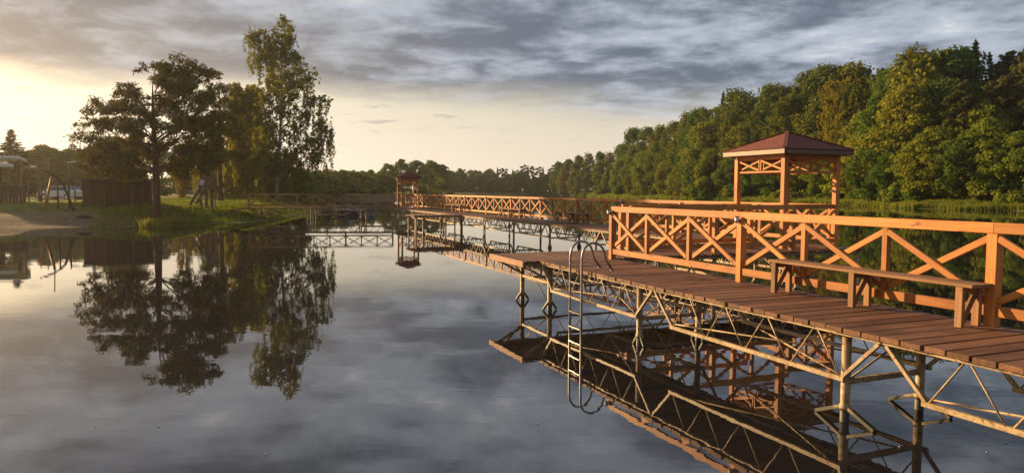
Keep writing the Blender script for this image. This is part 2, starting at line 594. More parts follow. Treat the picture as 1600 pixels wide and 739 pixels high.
def truss_side(parent, fn, a0, a1, joined=None):
    """one lattice girder under a deck edge; fn(a, z) gives points along it from a0 to a1"""
    zt, zb = DECK - .075, .475
    lo, hi = min(a0, a1), max(a0, a1)
    b0, b1 = lo + .47, hi - .47
    n = 4
    bot = [b0 + (b1 - b0) * i / n for i in range(n + 1)]
    top = [(bot[i] + bot[i + 1]) / 2 for i in range(n)]
    if joined is not None:
        joined.bar(fn(lo, zt), fn(hi, zt), .05, .05); joined.bar(fn(b0, zb), fn(b1, zb), .06, .06)
        joined.bar(fn(lo + .03, zt), fn(b0, zb), .05, .05); joined.bar(fn(hi - .03, zt), fn(b1, zb), .05, .05)
        for i in range(n):
            joined.bar(fn(bot[i], zb), fn(top[i], zt), .026, .026); joined.bar(fn(top[i], zt), fn(bot[i + 1], zb), .026, .026)
        return
    beam('top_chord', fn(lo + .004, zt + .004), fn(hi - .004, zt + .004), .05, .036, M_STEEL, parent, ch=.004)
    beam('bottom_chord', fn(b0 - .03, zb), fn(b1 + .03, zb), .05, .05, M_STEEL, parent, ch=.004)
    beam('end_strut', fn(lo + .03, zt - .02), fn(b0, zb + .02), .04, .04, M_STEEL, parent, ch=.004)
    beam('end_strut', fn(hi - .03, zt - .02), fn(b1, zb + .02), .04, .04, M_STEEL, parent, ch=.004)
    for i in range(n):
        tube_obj('lattice_rod', [fn(bot[i] + .02, zb), fn(top[i] - .02, zt)], .010, M_STEEL, parent, 6)
        tube_obj('lattice_rod', [fn(top[i] + .02, zt), fn(bot[i + 1] - .02, zb)], .010, M_STEEL, parent, 6)


def pile(parent, p, axis, near=True, arm=.15):
    r = .048
    o = tube_obj('pile', [Vector((p.x, p.y, -1.6)), Vector((p.x, p.y, DECK - .06))], r, M_STEEL, parent, 12 if near else 8)
    if near:
        c = axis
        for sg in (-1, 1):
            A = Vector((p.x, p.y, .15)) + c * (.05 * sg); B = Vector((p.x, p.y, .012)) + c * (arm * sg)
            beam('bracket_arm', A, B, .055, .04, M_STEEL, o, ch=.004)
        tube_obj('collar', [Vector((p.x, p.y, .12)), Vector((p.x, p.y, .185))], .057, M_STEEL, o, 12)
    return o


def planks(parent, fn, a0, a1, b0, b1, pitch, mat, seed, jit=.012):
    """boards laid side by side from a0 to a1, each running b0..b1; fn(a, b, z)"""
    rnd = random.Random(seed)
    n = max(1, int(round((a1 - a0) / pitch))); st = (a1 - a0) / n
    for i in range(n):
        a = a0 + st * (i + .5) + rnd.uniform(-.006, .006)
        j0 = round(rnd.uniform(-jit, jit), 3); dz = rnd.uniform(-.003, .003)
        sk = rnd.uniform(-.004, .004)
        beam('plank', fn(a - sk, b0 + j0, DECK - .025 + dz), fn(a + sk, b1 + j0, DECK - .025 + dz), st - .025 + rnd.choice((-.006, -.003, 0, .004)), .05, mat, parent, ch=.005)


# -- near pier
S0, S1 = 6.0, 7.68
np_ = thing('pier', P(6.8, 5, 0), 'near plank pier on pale steel lattice, running out of frame at the right', 'pier')
planks(np_, lambda a, b, z: P(b, a, z), -2.98, 12.95, S0, S1, .228, M_DECK, 3)
for t0, t1 in ((9.02, 13.0), (5.02, 9.0), (1.02, 5.0), (-2.98, 1.0)):
    truss_side(np_, lambda a, z: P(S0 + .075, a, z), t0, t1)
    truss_side(np_, lambda a, z: P(S1 - .30, a, z), t0, t1)
    tp = t0 + .5
    pile(np_, P(S0 + .075 + .085, tp), DV, True, (.38 if t0 < 8 else .15)); pile(np_, P(S1 - .385, tp), DV, True, (.38 if t0 < 8 else .15))
    beam('cross_tie', P(S0 + .2, tp, .43), P(S1 - .45, tp, .43), .05, .06, M_STEEL, np_)
    tube_obj('cross_rod', [P(S0 + .2, tp, .45), P(S1 - .42, tp, .93)], .012, M_STEEL, np_, 6)
    for q in (.0, 1.32, 2.64, 3.9):
        beam('joist', P(S0 + .08, t0 + q + .03, DECK - .083), P(S1 - .1, t0 + q + .03, DECK - .083), .05, .05, M_GREYWOOD, np_)
    tube_obj('cross_rod', [P(S0 + .1, t0 + .5, .50), P(S1 - .32, t1 - .5, .50)], .012, M_STEEL, np_, 6)
    tube_obj('cross_rod', [P(S1 - .32, t0 + .55, .52), P(S0 + .1, t1 - .5, .52)], .012, M_STEEL, np_, 6)

# -- cross pier from the swimming corner to the gazebo
C0, C1 = 12.97, 14.87
cp = thing('pier', P(10, 14, 0), 'cross pier joining the near pier to the gazebo, open end at the left', 'pier')
planks(cp, lambda a, b, z: P(a, b, z), 5.68, 15.0, C0, C1, .228, M_DECK, 4, .006)
beam('edge_board', P(5.655, C0 + .01, DECK - .06), P(5.655, C1 - .01, DECK - .06), .04, .12, M_BENCH, cp)
for s0, s1 in ((6.0, 9.98), (10.0, 13.0)):
    truss_side(cp, lambda a, z: P(a, C0 + .06, z), s0, s1)
    truss_side(cp, lambda a, z: P(a, C1 - .12, z), s0, s1)
for s in (6.3, 10.45, 12.9, 14.85):
    pile(cp, P(s, C0 + .13), NV); pile(cp, P(s, C1 - .35), NV)
    beam('cross_tie', P(s, C0 + .2, .55), P(s, C1 - .4, .55), .05, .06, M_STEEL, cp)
    tube_obj('cross_rod', [P(s, C0 + .2, .16), P(s, C1 - .4, .9)], .012, M_STEEL, cp, 6)
for t in (C0 + .13, C1 - .35):
    beam('end_strut', P(5.72, t, DECK - .12), P(6.26, t, .62), .05, .05, M_STEEL, cp)
    beam('bearer', P(5.7, t, DECK - .083), P(14.9, t, DECK - .083), .06, .06, M_STEEL, cp)

# -- far pier: boards too thin to tell apart at this distance
F0, F1 = 13.02, 14.95
T0, T1 = 14.88, 57.2
fp = thing('pier', P(14, 36, 0), 'long far pier with orange railing leading to the small distant gazebo', 'pier')
bd = MB()
n = int((T1 - T0) / .228); rnd = random.Random(8)
for i in range(n):
    a = T0 + (T1 - T0) * (i + .5) / n; j = rnd.uniform(-.012, .012); dz = rnd.uniform(-.003, .003)
    bd.bar(P(F0 + j, a, DECK - .025 + dz), P(F1 + j, a, DECK - .025 + dz), .216, .05)
tag(bd.build('deck_boards', M_DECK, fp), kind='stuff')
t = T0
while t < T1 - .5:
    t1 = min(t + 4.0, T1)
    for s in (F0 + .05, F1 - .3):
        tr = MB()
        truss_side(None, lambda a, z: P(s, a, z), t, t1 - .02, tr)
        tr.build('truss', M_STEEL, fp)
    for s in (F0 + .13, F1 - .38):
        pile(fp, P(s, t + .5), DV, t < 30)
    beam('cross_tie', P(F0 + .2, t + .5, .43), P(F1 - .45, t + .5, .43), .05, .06, M_STEEL, fp)
    t += 4.0

# -- stub jetty on the left of the far pier
J0, J1 = 38.7, 40.6
jt = thing('jetty', P(11.5, 39.5, 0), 'short side jetty sticking out left of the far pier', 'jetty')
planks(jt, lambda a, b, z: P(a, b, z), 10.15, 13.0, J0, J1, .26, M_DECK, 9)
for t in (J0 + .06, J1 - .1):
    truss_side(jt, lambda a, z: P(a, t, z), 10.2, 12.98)
    beam('bearer', P(10.15, t, DECK - .083), P(13.0, t, DECK - .083), .06, .06, M_STEEL, jt)
    for s in (10.35, 10.75, 12.6):
        pile(jt, P(s, t + .07), NV, False)

# -- railings
RH = 1.10


def railing(label, A, B, bays, main, mat=None, group=None, phase=0, name='railing', zd=DECK, side=1):
    """A, B: deck level end points; X braced wooden railing; side = direction of the lit face"""
    mat = mat or M_RAIL
    A = Vector(A); B = Vector(B)
    d = (B - A).normalized(); L = (B - A).length
    nrm = Vector((-d.y, d.x, 0)) * side
    st = L / bays
    th = thing(name, (A + B) / 2, label, 'railing', group)
    up = lambda p, z: Vector((p.x, p.y, zd + z))
    pm = [A + d * st * k for k in range(bays + 1)]
    mains = [k for k in range(bays + 1) if (k - phase) % main == 0]
    cuts = sorted(set([0] + mains + [bays]))
    for i in range(len(cuts) - 1):
        a = pm[cuts[i]]; b_ = pm[cuts[i + 1]]
        e0 = .064 if cuts[i] in mains else .0
        e1 = .064 if cuts[i + 1] in mains else .0
        # the top rail is one board per main span, butted over the posts
        beam('top_rail', up(a, RH - .058) + d * .003, up(b_, RH - .058) - d * .003, .055, .115, mat, th)
        beam('bottom_rail', up(a, .165) + d * e0, up(b_, .165) - d * e1, .05, .11, mat, th)
    for k, p in enumerate(pm):
        if k in mains:
            q = p - nrm * .012
            beam('main_post', up(q, .0), up(q, RH - .118), .115, .115, mat, th, up=nrm)
        else:
            beam('post', up(p, .224), up(p, RH - .12), .08, .07, mat, th, up=nrm)
    for k in range(bays):
        a = pm[k]; b_ = pm[k + 1]
        g0 = .06 if k in mains else .042
        g1 = .06 if k + 1 in mains else .042
        for (za, zb), off in (((RH - .165, .27), .021), ((.27, RH - .165), -.021)):
            beam('brace', up(a, za) + d * g0 + nrm * off, up(b_, zb) - d * g1 + nrm * off, .04, .075, mat, th)
    return th, pm, mains, nrm, d


def post_light(p, nrm, d, label, group):
    """small bulkhead lamp fixed on the face of a post, just under the top rail"""
    th = thing('post_light', p, label, 'lamp', group)
    c = p + nrm * .085
    for nm, z0, z1, r, mt in (('lamp_body', -.055, .035, .034, M_LAMP), ('lamp_cap', .037, .05, .036, M_DARKMETAL), ('lamp_ring', -.02, -.005, .040, M_LAMP)):
        tube_obj(nm, [c + UP * z0, c + UP * z1], r, mt, th, 12)
    beam('bracket', p + nrm * .046, c - nrm * .02, .03, .03, M_DARKMETAL, th)


SR, DT = 7.575, 1.3086
r1, pm, mains, nrm, dd = railing('bright orange timber railing with X braces along the near pier, behind the bench', P(SR, 12.7974), P(SR, 12.7974 - DT * 12), 12, 3, side=-1)
for k, nm in ((0, 'small lamp on the end post of the near railing, by the ladder'), (3, 'small lamp on the railing post left of the near bench'), (6, 'small lamp on the railing post at the right end of the bench')):
    if k == 6: continue
    post_light(Vector((pm[k].x, pm[k].y, DECK + RH - .12)), nrm, dd, nm, 'lamps on the railing posts')

rc, pmc, mc, nc, dc = railing('shaded brown railing along the cross pier towards the gazebo', P(8.35, 13.35), P(12.98, 13.35), 4, 2, side=-1)
rc2, *_ = railing('sunlit railing on the far side of the cross pier, seen through the near one', P(9.0, C1 - .12), P(12.9, C1 - .12), 3, 3, side=-1)

FB = 32
rf, pmf, mf, nf, df = railing('long orange railing of the far pier, its X braces shrinking to the distant gazebo', P(14.8, 13.95), P(14.8, 54.9), FB, 3, side=1, phase=2)
for i, k in enumerate([k for k in mf if 2 <= k < 26]):
    post_light(Vector((pmf[k].x, pmf[k].y, DECK + RH - .10)), nf, df, 'small dark post lamp on the far railing, ' + ORD[i] + ' from the big gazebo', 'lamps on the railing posts')


# -- benches
def bench(A, B, nrm, label, group, nleg=3):
    """A, B: deck points under the front edge; nrm points to the back"""
    A = Vector(A); B = Vector(B)
    d = (B - A).normalized()
    th = thing('bench', (A + B) / 2, label, 'bench', group)
    z = lambda p, h: Vector((p.x, p.y, DECK + h))
    for k, off in enumerate((.085, .255)):
        o = beam('seat_board', z(A - d * .10 + nrm * off, .443), z(B + d * .14 + nrm * off, .443), .16, .036, M_BENCH, th)
    L = (B - A).length
    pos = [0, .49 * L, L] if nleg == 3 else [0, L]
    for q in pos:
        p = A + d * q
        beam('front_leg', z(p + nrm * .035, .0), z(p + nrm * .035, .424), .085, .05, M_BENCH, th, up=nrm)
        beam('rear_leg', z(p + nrm * .30, .0), z(p + nrm * .30, .424), .085, .05, M_BENCH, th, up=nrm)
        beam('bearer', z(p + nrm * .062, .392), z(p + nrm * .274, .392), .04, .06, M_BENCH, th)
        beam('brace', z(p + nrm * .07, .05), z(p + nrm * .265, .36), .035, .07, M_BENCH, th)
    return th


bench(P(7.18, 7.74), P(7.18, 5.04), NV, 'long low timber bench on the near pier in front of the railing', 'benches on the piers')
for ta, tb, lb in ((26.6, 29.2, 'shadowed bench on the far pier, nearest of the three there'), (33.4, 36.2, 'middle bench of the three on the far pier'), (43.0, 46.2, 'farthest of the three benches on the far pier, near the small gazebo')):
    bench(P(14.28, tb), P(14.28, ta), NV, lb, 'benches on the piers')

# -- swimming ladder
ld = thing('swimming_ladder', P(5.93, 11.2, DECK), 'bent stainless steel swimming ladder hung on the near pier edge', 'ladder')
TA, TB = 10.98, 11.42
for t in (TA, TB):
    pts = [P(5.90, t, -.75), P(5.90, t, .3), P(5.90, t, DECK + .22)]
    for k in range(1, 10):
        a = math.pi * k / 10
        pts.append(P(6.13 - .23 * math.cos(a), t, DECK + .25 + .25 * math.sin(a)))
    pts += [P(6.38, t, DECK + .20), P(6.52, t, DECK + .0)]
    tube_obj('side_rail', pts, .021, M_STAIN, ld, 12)
    tube_obj('foot_plate', [P(6.52, t, DECK + .001), P(6.52, t, DECK + .012)], .045, M_STAIN, ld, 12)
for k in range(6):
    z = DECK - .22 - .27 * k
    beam('rung', P(5.90, TA + .015, z), P(5.90, TB - .015, z), .06, .022, M_STAIN, ld)
for t in (TA, TB):
    beam('wall_bracket', P(5.915, t, DECK - .075), P(6.02, t, DECK - .075), .03, .03, M_STAIN, ld)


# -- gazebos
def gazebo(s0, t0, w, label, rails, group='gazebos on the piers', zroof=2.36, ov=.27, rise=.50):
    th = thing('gazebo', P(s0 + w / 2, t0 + w / 2, DECK), label, 'gazebo', group)
    cs = {(i, j): P(s0 + w * i, t0 + w * j) for i in (0, 1) for j in (0, 1)}
    z = lambda p, h: Vector((p.x, p.y, DECK + h))
    for k, p in cs.items():
        beam('post', z(p, 0), z(p, zroof - .02), .13, .13, M_RAIL, th, up=NV)
    sides = [((0, 0), (0, 1), -NV), ((0, 0), (1, 0), -DV), ((1, 0), (1, 1), NV), ((0, 1), (1, 1), DV)]
    for a, b_, nn in sides:
        A, B = cs[a], cs[b_]
        d = (B - A).normalized()
        A2, B2 = A + d * .066, B - d * .066
        mid = (A + B) / 2
        beam('upper_beam', z(A2, zroof - .07), z(B2, zroof - .07), .07, .12, M_RAIL, th)
        bl = beam('lower_beam', z(A2, zroof - .44), z(B2, zroof - .44), .06, .055, M_RAIL, th)
        zz0, zz1 = zroof - .40, zroof - .14
        for A3, B3 in ((A2, mid - d * .05), (mid + d * .05, B2)):
            beam('lattice_brace', z(A3, zz0 + .01) + nn * .016, z(B3, zz1 - .01) + nn * .016, .03, .05, M_RAIL, th)
            beam('lattice_brace', z(A3, zz1 - .01) - nn * .016, z(B3, zz0 + .01) - nn * .016, .03, .05, M_RAIL, th)
        for q in (-.035, .035):
            beam('lattice_upright', z(mid + d * q, zz0 - .01), z(mid + d * q, zz1 + .01), .045, .04, M_RAIL, th, up=d)
        if (a, b_) in rails:
            beam('top_rail', z(A2, RH - .06), z(B2, RH - .06), .055, .115, M_RAIL, th)
            beam('bottom_rail', z(A2, .165), z(B2, .165), .05, .11, M_RAIL, th)
            beam('rail_post', z(mid, .224), z(mid, RH - .12), .07, .07, M_RAIL, th, up=nn)
            for A3, B3 in ((A2, mid - d * .04), (mid + d * .04, B2)):
                beam('rail_brace', z(A3, .27) + nn * .021, z(B3, RH - .165) + nn * .021, .04, .075, M_RAIL, th)
                beam('rail_brace', z(A3, RH - .165) - nn * .021, z(B3, .27) - nn * .021, .04, .075, M_RAIL, th)
    ce = {(i, j): P(s0 + w * i + (ov if i else -ov), t0 + w * j + (ov if j else -ov)) for i in (0, 1) for j in (0, 1)}
    for a, b_, nn in sides:
        A, B = ce[a], ce[b_]
        d = (B - A).normalized()
        e = 0.0 if abs(nn.dot(NV)) > .5 else .032
        beam('fascia', z(A + d * e, zroof + .045), z(B - d * e, zroof + .045), .03, .12, M_FASCIA, th)
    # shingle roof: four slopes in stepped courses
    cen = P(s0 + w / 2, t0 + w / 2)
    hw = w / 2 + ov + .035
    rf = MB(); n = 9
    for c in range(n):
        f0, f1 = 1 - c / n, 1 - (c + 1.12) / n
        if f1 < 0: f1 = 0
        za = zroof + .125 + rise * (c / n); zb = zroof + .125 + rise * min(1, (c + 1.12) / n) - .006
        q = []
        for f, zz in ((f0, za - .012), (f0, za), (f1, zb)):
            q += [z(cen + NV * (sx * hw * f) + DV * (sy * hw * f), zz) for sx, sy in ((-1, -1), (1, -1), (1, 1), (-1, 1))]
        F = []
        for r in (0, 1):
            for k in range(4):
                F.append((r * 4 + k, r * 4 + (k + 1) % 4, r * 4 + 4 + (k + 1) % 4, r * 4 + 4 + k))
        rf.add(q, F)
    ro = rf.build('roof', M_ROOF, th)
    un = MB()
    q = [z(cen + NV * (sx * (hw - .03)) + DV * (sy * (hw - .03)), zroof + .108) for sx, sy in ((-1, -1), (1, -1), (1, 1), (-1, 1))]
    q2 = [z(cen, zroof + .10 + rise)]
    un.add(q + q2, [(0, 1, 4), (1, 2, 4), (2, 3, 4), (3, 0, 4)])
    un.build('ceiling_boards', M_BENCH, th)
    for k in range(4):
        i, j = ((0, 0), (1, 0), (1, 1), (0, 1))[k]
        A = z(ce[(i, j)], zroof + .137); B = z(cen, zroof + .137 + rise * 1.02)
        beam('ridge_cap', A, B, .10, .018, M_ROOF, ro)
    return th


M_FASCIA = wood('fascia_wood', (.17, .085, .04), (.13, .065, .03), (.09, .04, .02), .45, .5, .5)
gazebo(13.06, 13.76, 1.72, 'square orange timber gazebo with dark red pyramid roof at the corner of the piers', {((1, 0), (1, 1)), ((0, 0), (1, 0))})
gazebo(13.55, 55.2, 1.3, 'small distant gazebo in silhouette where the walkway meets the far pier', {((0, 1), (1, 1)), ((1, 0), (1, 1))}, ov=.2, rise=.36)

# -- walkway from the distant gazebo to the left bank
WA, WB = P(13.0, 56.1), Vector((-20.6, 55.6, 0))
wd = (WA - WB).normalized(); wnn = Vector((-wd.y, wd.x, 0))
wk = thing('walkway', (WA + WB) / 2, 'low footbridge in shadow from the left bank to the distant gazebo', 'footbridge')
bd = MB(); n = int((WA - WB).length / .228); rnd = random.Random(12)
for i in range(n):
    c = WB + wd * ((WA - WB).length * (i + .5) / n); j = rnd.uniform(-.01, .01)
    bd.bar(Vector((c.x, c.y, DECK - .025)) + wnn * (j), Vector((c.x, c.y, DECK - .025)) + wnn * (1.7 + j), .216, .05)
tag(bd.build('deck_boards', M_DECK, wk), kind='stuff')
L = (WA - WB).length
q = 0.0
while q < L - .5:
    q1 = min(q + 4.0, L)
    for off in (.06, 1.4):
        tr = MB(); truss_side(None, lambda a, z: Vector(((WB + wd * a + wnn * off).x, (WB + wd * a + wnn * off).y, z)), q, q1 - .02, tr)
        tr.build('truss', M_STEEL, wk)
        pile(wk, WB + wd * (q + .5) + wnn * (off + .06), wd, False)
        pile(wk, WB + wd * (q + .9) + wnn * (off + .06), wd, False)
    q += 4.0
rp = beam('ramp', Vector((WB.x - 2.2, WB.y - .1, gz(WB.x - 2.2, WB.y) + .05)) + wnn * .8, Vector((WB.x, WB.y, DECK - .03)) + wnn * .8, 1.6, .06, M_GREYWOOD, wk)
railing('dark railing of the footbridge, seen against the far shore', Vector((WB.x, WB.y, 0)) + wnn * .05, WA + wnn * .05, 9, 3, M_WALK, side=-1)

# ------------------------------------------------------------------ trees
def rng_unit(rng, n):
    v = rng.normal(size=(n, 3)); return v / np.linalg.norm(v, axis=1, keepdims=True)


def leaf_quads(rng, pos, outdir, size, aspect=.55, spread=.55, upb=.22):
    """diamond leaves at pos, facing roughly outwards"""
    n = len(pos)
    nr = outdir * .6 + np.array([0, 0, upb]) + rng.normal(size=(n, 3)) * spread * .6
    nr /= np.linalg.norm(nr, axis=1, keepdims=True) + 1e-9
    a = rng_unit(rng, n); u = np.cross(nr, a); u /= np.linalg.norm(u, axis=1, keepdims=True) + 1e-9
    v = np.cross(nr, u)
    s = size * (.6 + .8 * rng.random((n, 1)))
    q = np.stack([pos - u * s, pos + v * s * aspect, pos + u * s, pos - v * s * aspect], 1)
    return q


def clumps(rng, C, Rr, per, size, aspect=.55):
    """leaves filling ellipsoidal clumps, denser towards the rim"""
    C = np.asarray(C, float); Rr = np.asarray(Rr, float)
    k = len(C)
    w = (Rr[:, 0] * Rr[:, 1]); cnt = np.maximum(6, (per * k * w / w.sum()).astype(int))
    ii = np.repeat(np.arange(k), cnt)
    u = rng_unit(rng, len(ii)); rad = rng.random((len(ii), 1)) ** .42
    wob = 1 + .28 * np.sin(u[:, :1] * 5 + ii[:, None]) * np.cos(u[:, 1:2] * 4.3 + ii[:, None] * 1.7)
    pos = C[ii] + u * Rr[ii] * rad * wob
    return leaf_quads(rng, pos, u, size, aspect)


def mesh_quads(name, Q, mat):
    Q = np.concatenate(Q) if isinstance(Q, list) else Q
    return np_mesh(name, Q.reshape(-1, 3), np.arange(len(Q) * 4).reshape(-1, 4), mat)


def limb_pts(rng, A, B, sag=.0, n=5, wob=.08):
    A = np.array(A, float); B = np.array(B, float); L = np.linalg.norm(B - A)
    out = []
    for i in range(n + 1):
        f = i / n
        p = A + (B - A) * f + np.array([0, 0, sag * L * math.sin(math.pi * f)])
        if 0 < i < n: p = p + rng.normal(size=3) * wob * L * .35
        out.append(tuple(p))
    return out


def trunk_mesh(name, H, r0, rng, lean=(0, 0), limbs=(), mat=None, top=.05):
    b = MB()
    n = 9; pts = []; rr = []
    ph = rng.random() * 6
    for i in range(n + 1):
        f = i / n
        pts.append((lean[0] * f * H + .012 * H * math.sin(ph + 4 * f) * f, lean[1] * f * H + .012 * H * math.cos(ph + 3.3 * f) * f, H * f - (.3 if i == 0 else 0)))
        fl = 1.35 if i == 0 else 1.0
        rr.append(r0 * fl * ((1 - f) ** .8 * .93 + top))
    b.tube(pts, rr, 9)
    for P0, P1, ra, rb, sag in limbs:
        lp = limb_pts(rng, P0, P1, sag)
        b.tube(lp, [ra + (rb - ra) * i / (len(lp) - 1) for i in range(len(lp))], 5, False)
    return mesh_from(b.V, b.F, mat or M_BARK, True, name)


def make_deciduous(seed, H=10., Rc=3.6, base=.10, ncl=70, per=150, size=.20, mat=None, pw=.75):
    rng = np.random.default_rng(seed)
    hb = base * H
    C = []; RR = []
    for i in range(ncl):
        f = rng.random() ** .85
        r = Rc * (math.sin(math.pi * min(1, max(.02, f)) ** pw) ** .7)
        a = rng.random() * 2 * math.pi; q = r * (.45 + .55 * math.sqrt(rng.random()))
        cr = H * (.062 + .055 * rng.random())
        C.append((q * math.cos(a) * (1 + .15 * math.sin(3 * a + seed)), q * math.sin(a), hb + (H * .97 - hb) * f)); RR.append((cr, cr, cr * .72))
    Q = clumps(rng, C, RR, per, size)
    limbs = []
    for c in C[::5]:
        z0 = max(.12 * H, c[2] * .62); limbs.append(((0, 0, z0), c, .012 * H * .8, .004 * H, .03))
    tr = trunk_mesh('trunk', H * .9, .022 * H, rng, (.01, .0), limbs)
    return tr, mesh_quads('crown', Q, mat or L_DEC)


def make_birch(seed, H=14., Rc=2.6, nb=46, strands=5, size=.13, mat=None, base=.12, hang=1.6, per=26, lean=(0, 0), skew=0.0, col=False):
    rng = np.random.default_rng(seed)
    Q = []; limbs = []
    C = []; RR = []
    for i in range(nb):
        f = base + (1 - base) * (i + rng.random()) / nb
        r = Rc * ((math.sin(math.pi * min(.999, (1 - f) * .86 + .12)) ** .8) if not col else min(1, .62 + .9 * (1 - f)) * min(1, (1 - f) * 4.2 + .10)) * (.45 + .65 * rng.random())
        a = i * 2.4 + rng.random()
        z = H * f
        r *= 1 + skew * math.cos(a)
        tip = np.array([r * math.cos(a) + lean[0] * z, r * math.sin(a) + lean[1] * z, min(H, z + .25 * r)])
        limbs.append(((lean[0] * z * .9, lean[1] * z * .9, z - .55 * r), tuple(tip), .028 * (1.3 - f) * H / 14 * 1.6, .012, .08))
        cr = .32 + .35 * rng.random()
        C.append(tip - np.array([0, 0, .1])); RR.append((cr * 1.15, cr * 1.15, cr * .9))
        C.append(tip * np.array([.6, .6, 1]) - np.array([0, 0, .25 * r])); RR.append((cr, cr, cr))
        for k in range(strands):
            g = .45 + .6 * rng.random()
            st = tip * np.array([g, g, 1]) + rng.normal(size=3) * np.array([.3, .3, .15])
            Ln = hang * (.4 + .9 * rng.random()) * (.5 + .5 * (1 - f) + .25)
            m_ = int(per * Ln / 1.6) + 3
            tt = rng.random((m_, 1))
            pos = st + np.concatenate([np.sin(tt * 3 + k) * .10, np.cos(tt * 2.2 + i) * .10, -tt * Ln], 1) + rng.normal(size=(m_, 3)) * np.array([.07, .07, .05])
            Q.append(leaf_quads(rng, pos, np.tile(np.array([[math.cos(a), math.sin(a), 0]]), (m_, 1)), size, .5, 1.0, .0))
    Q.append(clumps(rng, C, RR, 46, size))
    tr = trunk_mesh('trunk', H * .97, .016 * H, rng, lean, limbs, M_BIRCHBARK if mat is L_BIRCH else M_BARK)
    return tr, mesh_quads('crown', Q, mat or L_BIRCH)


def make_spruce(seed, H=14., Rc=2.6, size=.20, mat=None, base=.07, dens=1.0, open_=0.0):
    rng = np.random.default_rng(seed)
    Q = []; limbs = []
    h = base * H
    while h < H * .985:
        f = h / H
        r = Rc * (1 - f) ** 1.05 + .06
        for k in range(7 if f < .8 else 5):
            if rng.random() < open_: continue
            a = rng.random() * 2 * math.pi; L = r * (.65 + .5 * rng.random())
            n = int(dens * (10 + 26 * L / 1.2))
            tt = rng.random((n, 1)) ** .7
            wd = .05 + .26 * L * tt * (1.1 - tt)
            d = np.array([math.cos(a), math.sin(a), 0]); e = np.array([-math.sin(a), math.cos(a), 0])
            pos = d * tt * L + e * rng.normal(size=(n, 1)) * wd + np.array([0, 0, 1]) * (h - .30 * L * tt + .16 * L * tt ** 3 - rng.random((n, 1)) * .16 * min(1.6, .3 + L))
            Q.append(leaf_quads(rng, pos, np.tile(d * .5 + np.array([0, 0, .5]), (n, 1)), size, .42, .9, .2))
        h += .030 * H * (1.05 - .35 * f)
    tz = rng.random((60, 1))
    pos = np.concatenate([rng.normal(size=(60, 2)) * (.02 + .10 * tz), H * (1.0 - .09 * tz)], 1)
    Q.append(leaf_quads(rng, pos, np.tile(np.array([[0, 0, .4]]), (60, 1)), size * .7, .4, 1.0, .1))
    tr = trunk_mesh('trunk', H * .98, .014 * H, rng, (0, 0), (), M_BARK, .02)
    return tr, mesh_quads('crown', Q, mat or L_SPRUCE)


def make_pine(seed, H=14., Rc=2.8, base=.38, npad=30, per=48, size=.16, pads=None, lean=(0, 0), trunk_r=.02, mat=None, flat=.55, limbs_extra=(), barkmat=None, trunk_top=.93):
    rng = np.random.default_rng(seed)
    C = []; RR = []; limbs = []
    if pads is None:
        pads = []
        for i in range(npad):
            f = (i + rng.random()) / npad
            r = Rc * math.sin(math.pi * min(.98, .15 + .80 * f)) ** .6 * (.35 + .65 * rng.random())
            a = i * 2.4 + rng.random(); cr = Rc * (.24 + .18 * rng.random())
            pads.append((r * math.cos(a), r * math.sin(a), H * (base + (1 - base) * f * .97), cr, cr * flat))
    for x, y, z, cr, cz in pads:
        # each pad is a bunch of tufts
        for j in range(20):
            u = rng_unit(rng, 1)[0]; k = rng.random() ** .4
            C.append((x + u[0] * cr * k, y + u[1] * cr * k, z + u[2] * cz * k)); s = cr * (.22 + .17 * rng.random()); RR.append((s, s, s * .7))
        z0 = max(H * base * .8, z - .55 * math.hypot(x, y) - .2)
        limbs.append(((lean[0] * z0, lean[1] * z0, z0), (x, y, z - .1), .005 * H, .02, .05))
    limbs += list(limbs_extra)
    Q = clumps(rng, C, RR, per, size, .34)
    tr = trunk_mesh('trunk', H * trunk_top, trunk_r * H, rng, lean, limbs, barkmat or M_PINEBARK)
    return tr, mesh_quads('crown', Q, mat or L_PINE)


def make_bush(seed, H=2., Rc=1.6, ncl=26, per=130, size=.13, mat=None):
    rng = np.random.default_rng(seed)
    C = []; RR = []; limbs = []
    for i in range(ncl):
        a = rng.random() * 6.28; f = rng.random(); r = Rc * math.sqrt(rng.random()) * math.sqrt(max(.1, 1 - f * f * .8))
        cr = .24 * Rc * (.7 + .8 * rng.random())
        C.append((r * math.cos(a), r * math.sin(a), .12 * H + .76 * H * f)); RR.append((cr, cr, cr * .8))
        if i % 3 == 0: limbs.append(((0, 0, .02), C[-1], .03, .01, .05))
    tr = trunk_mesh('stem', H * .5, .03 * H, rng, (0, 0), limbs)
    return tr, mesh_quads('crown', clumps(rng, C, RR, per, size), mat or L_DEC)


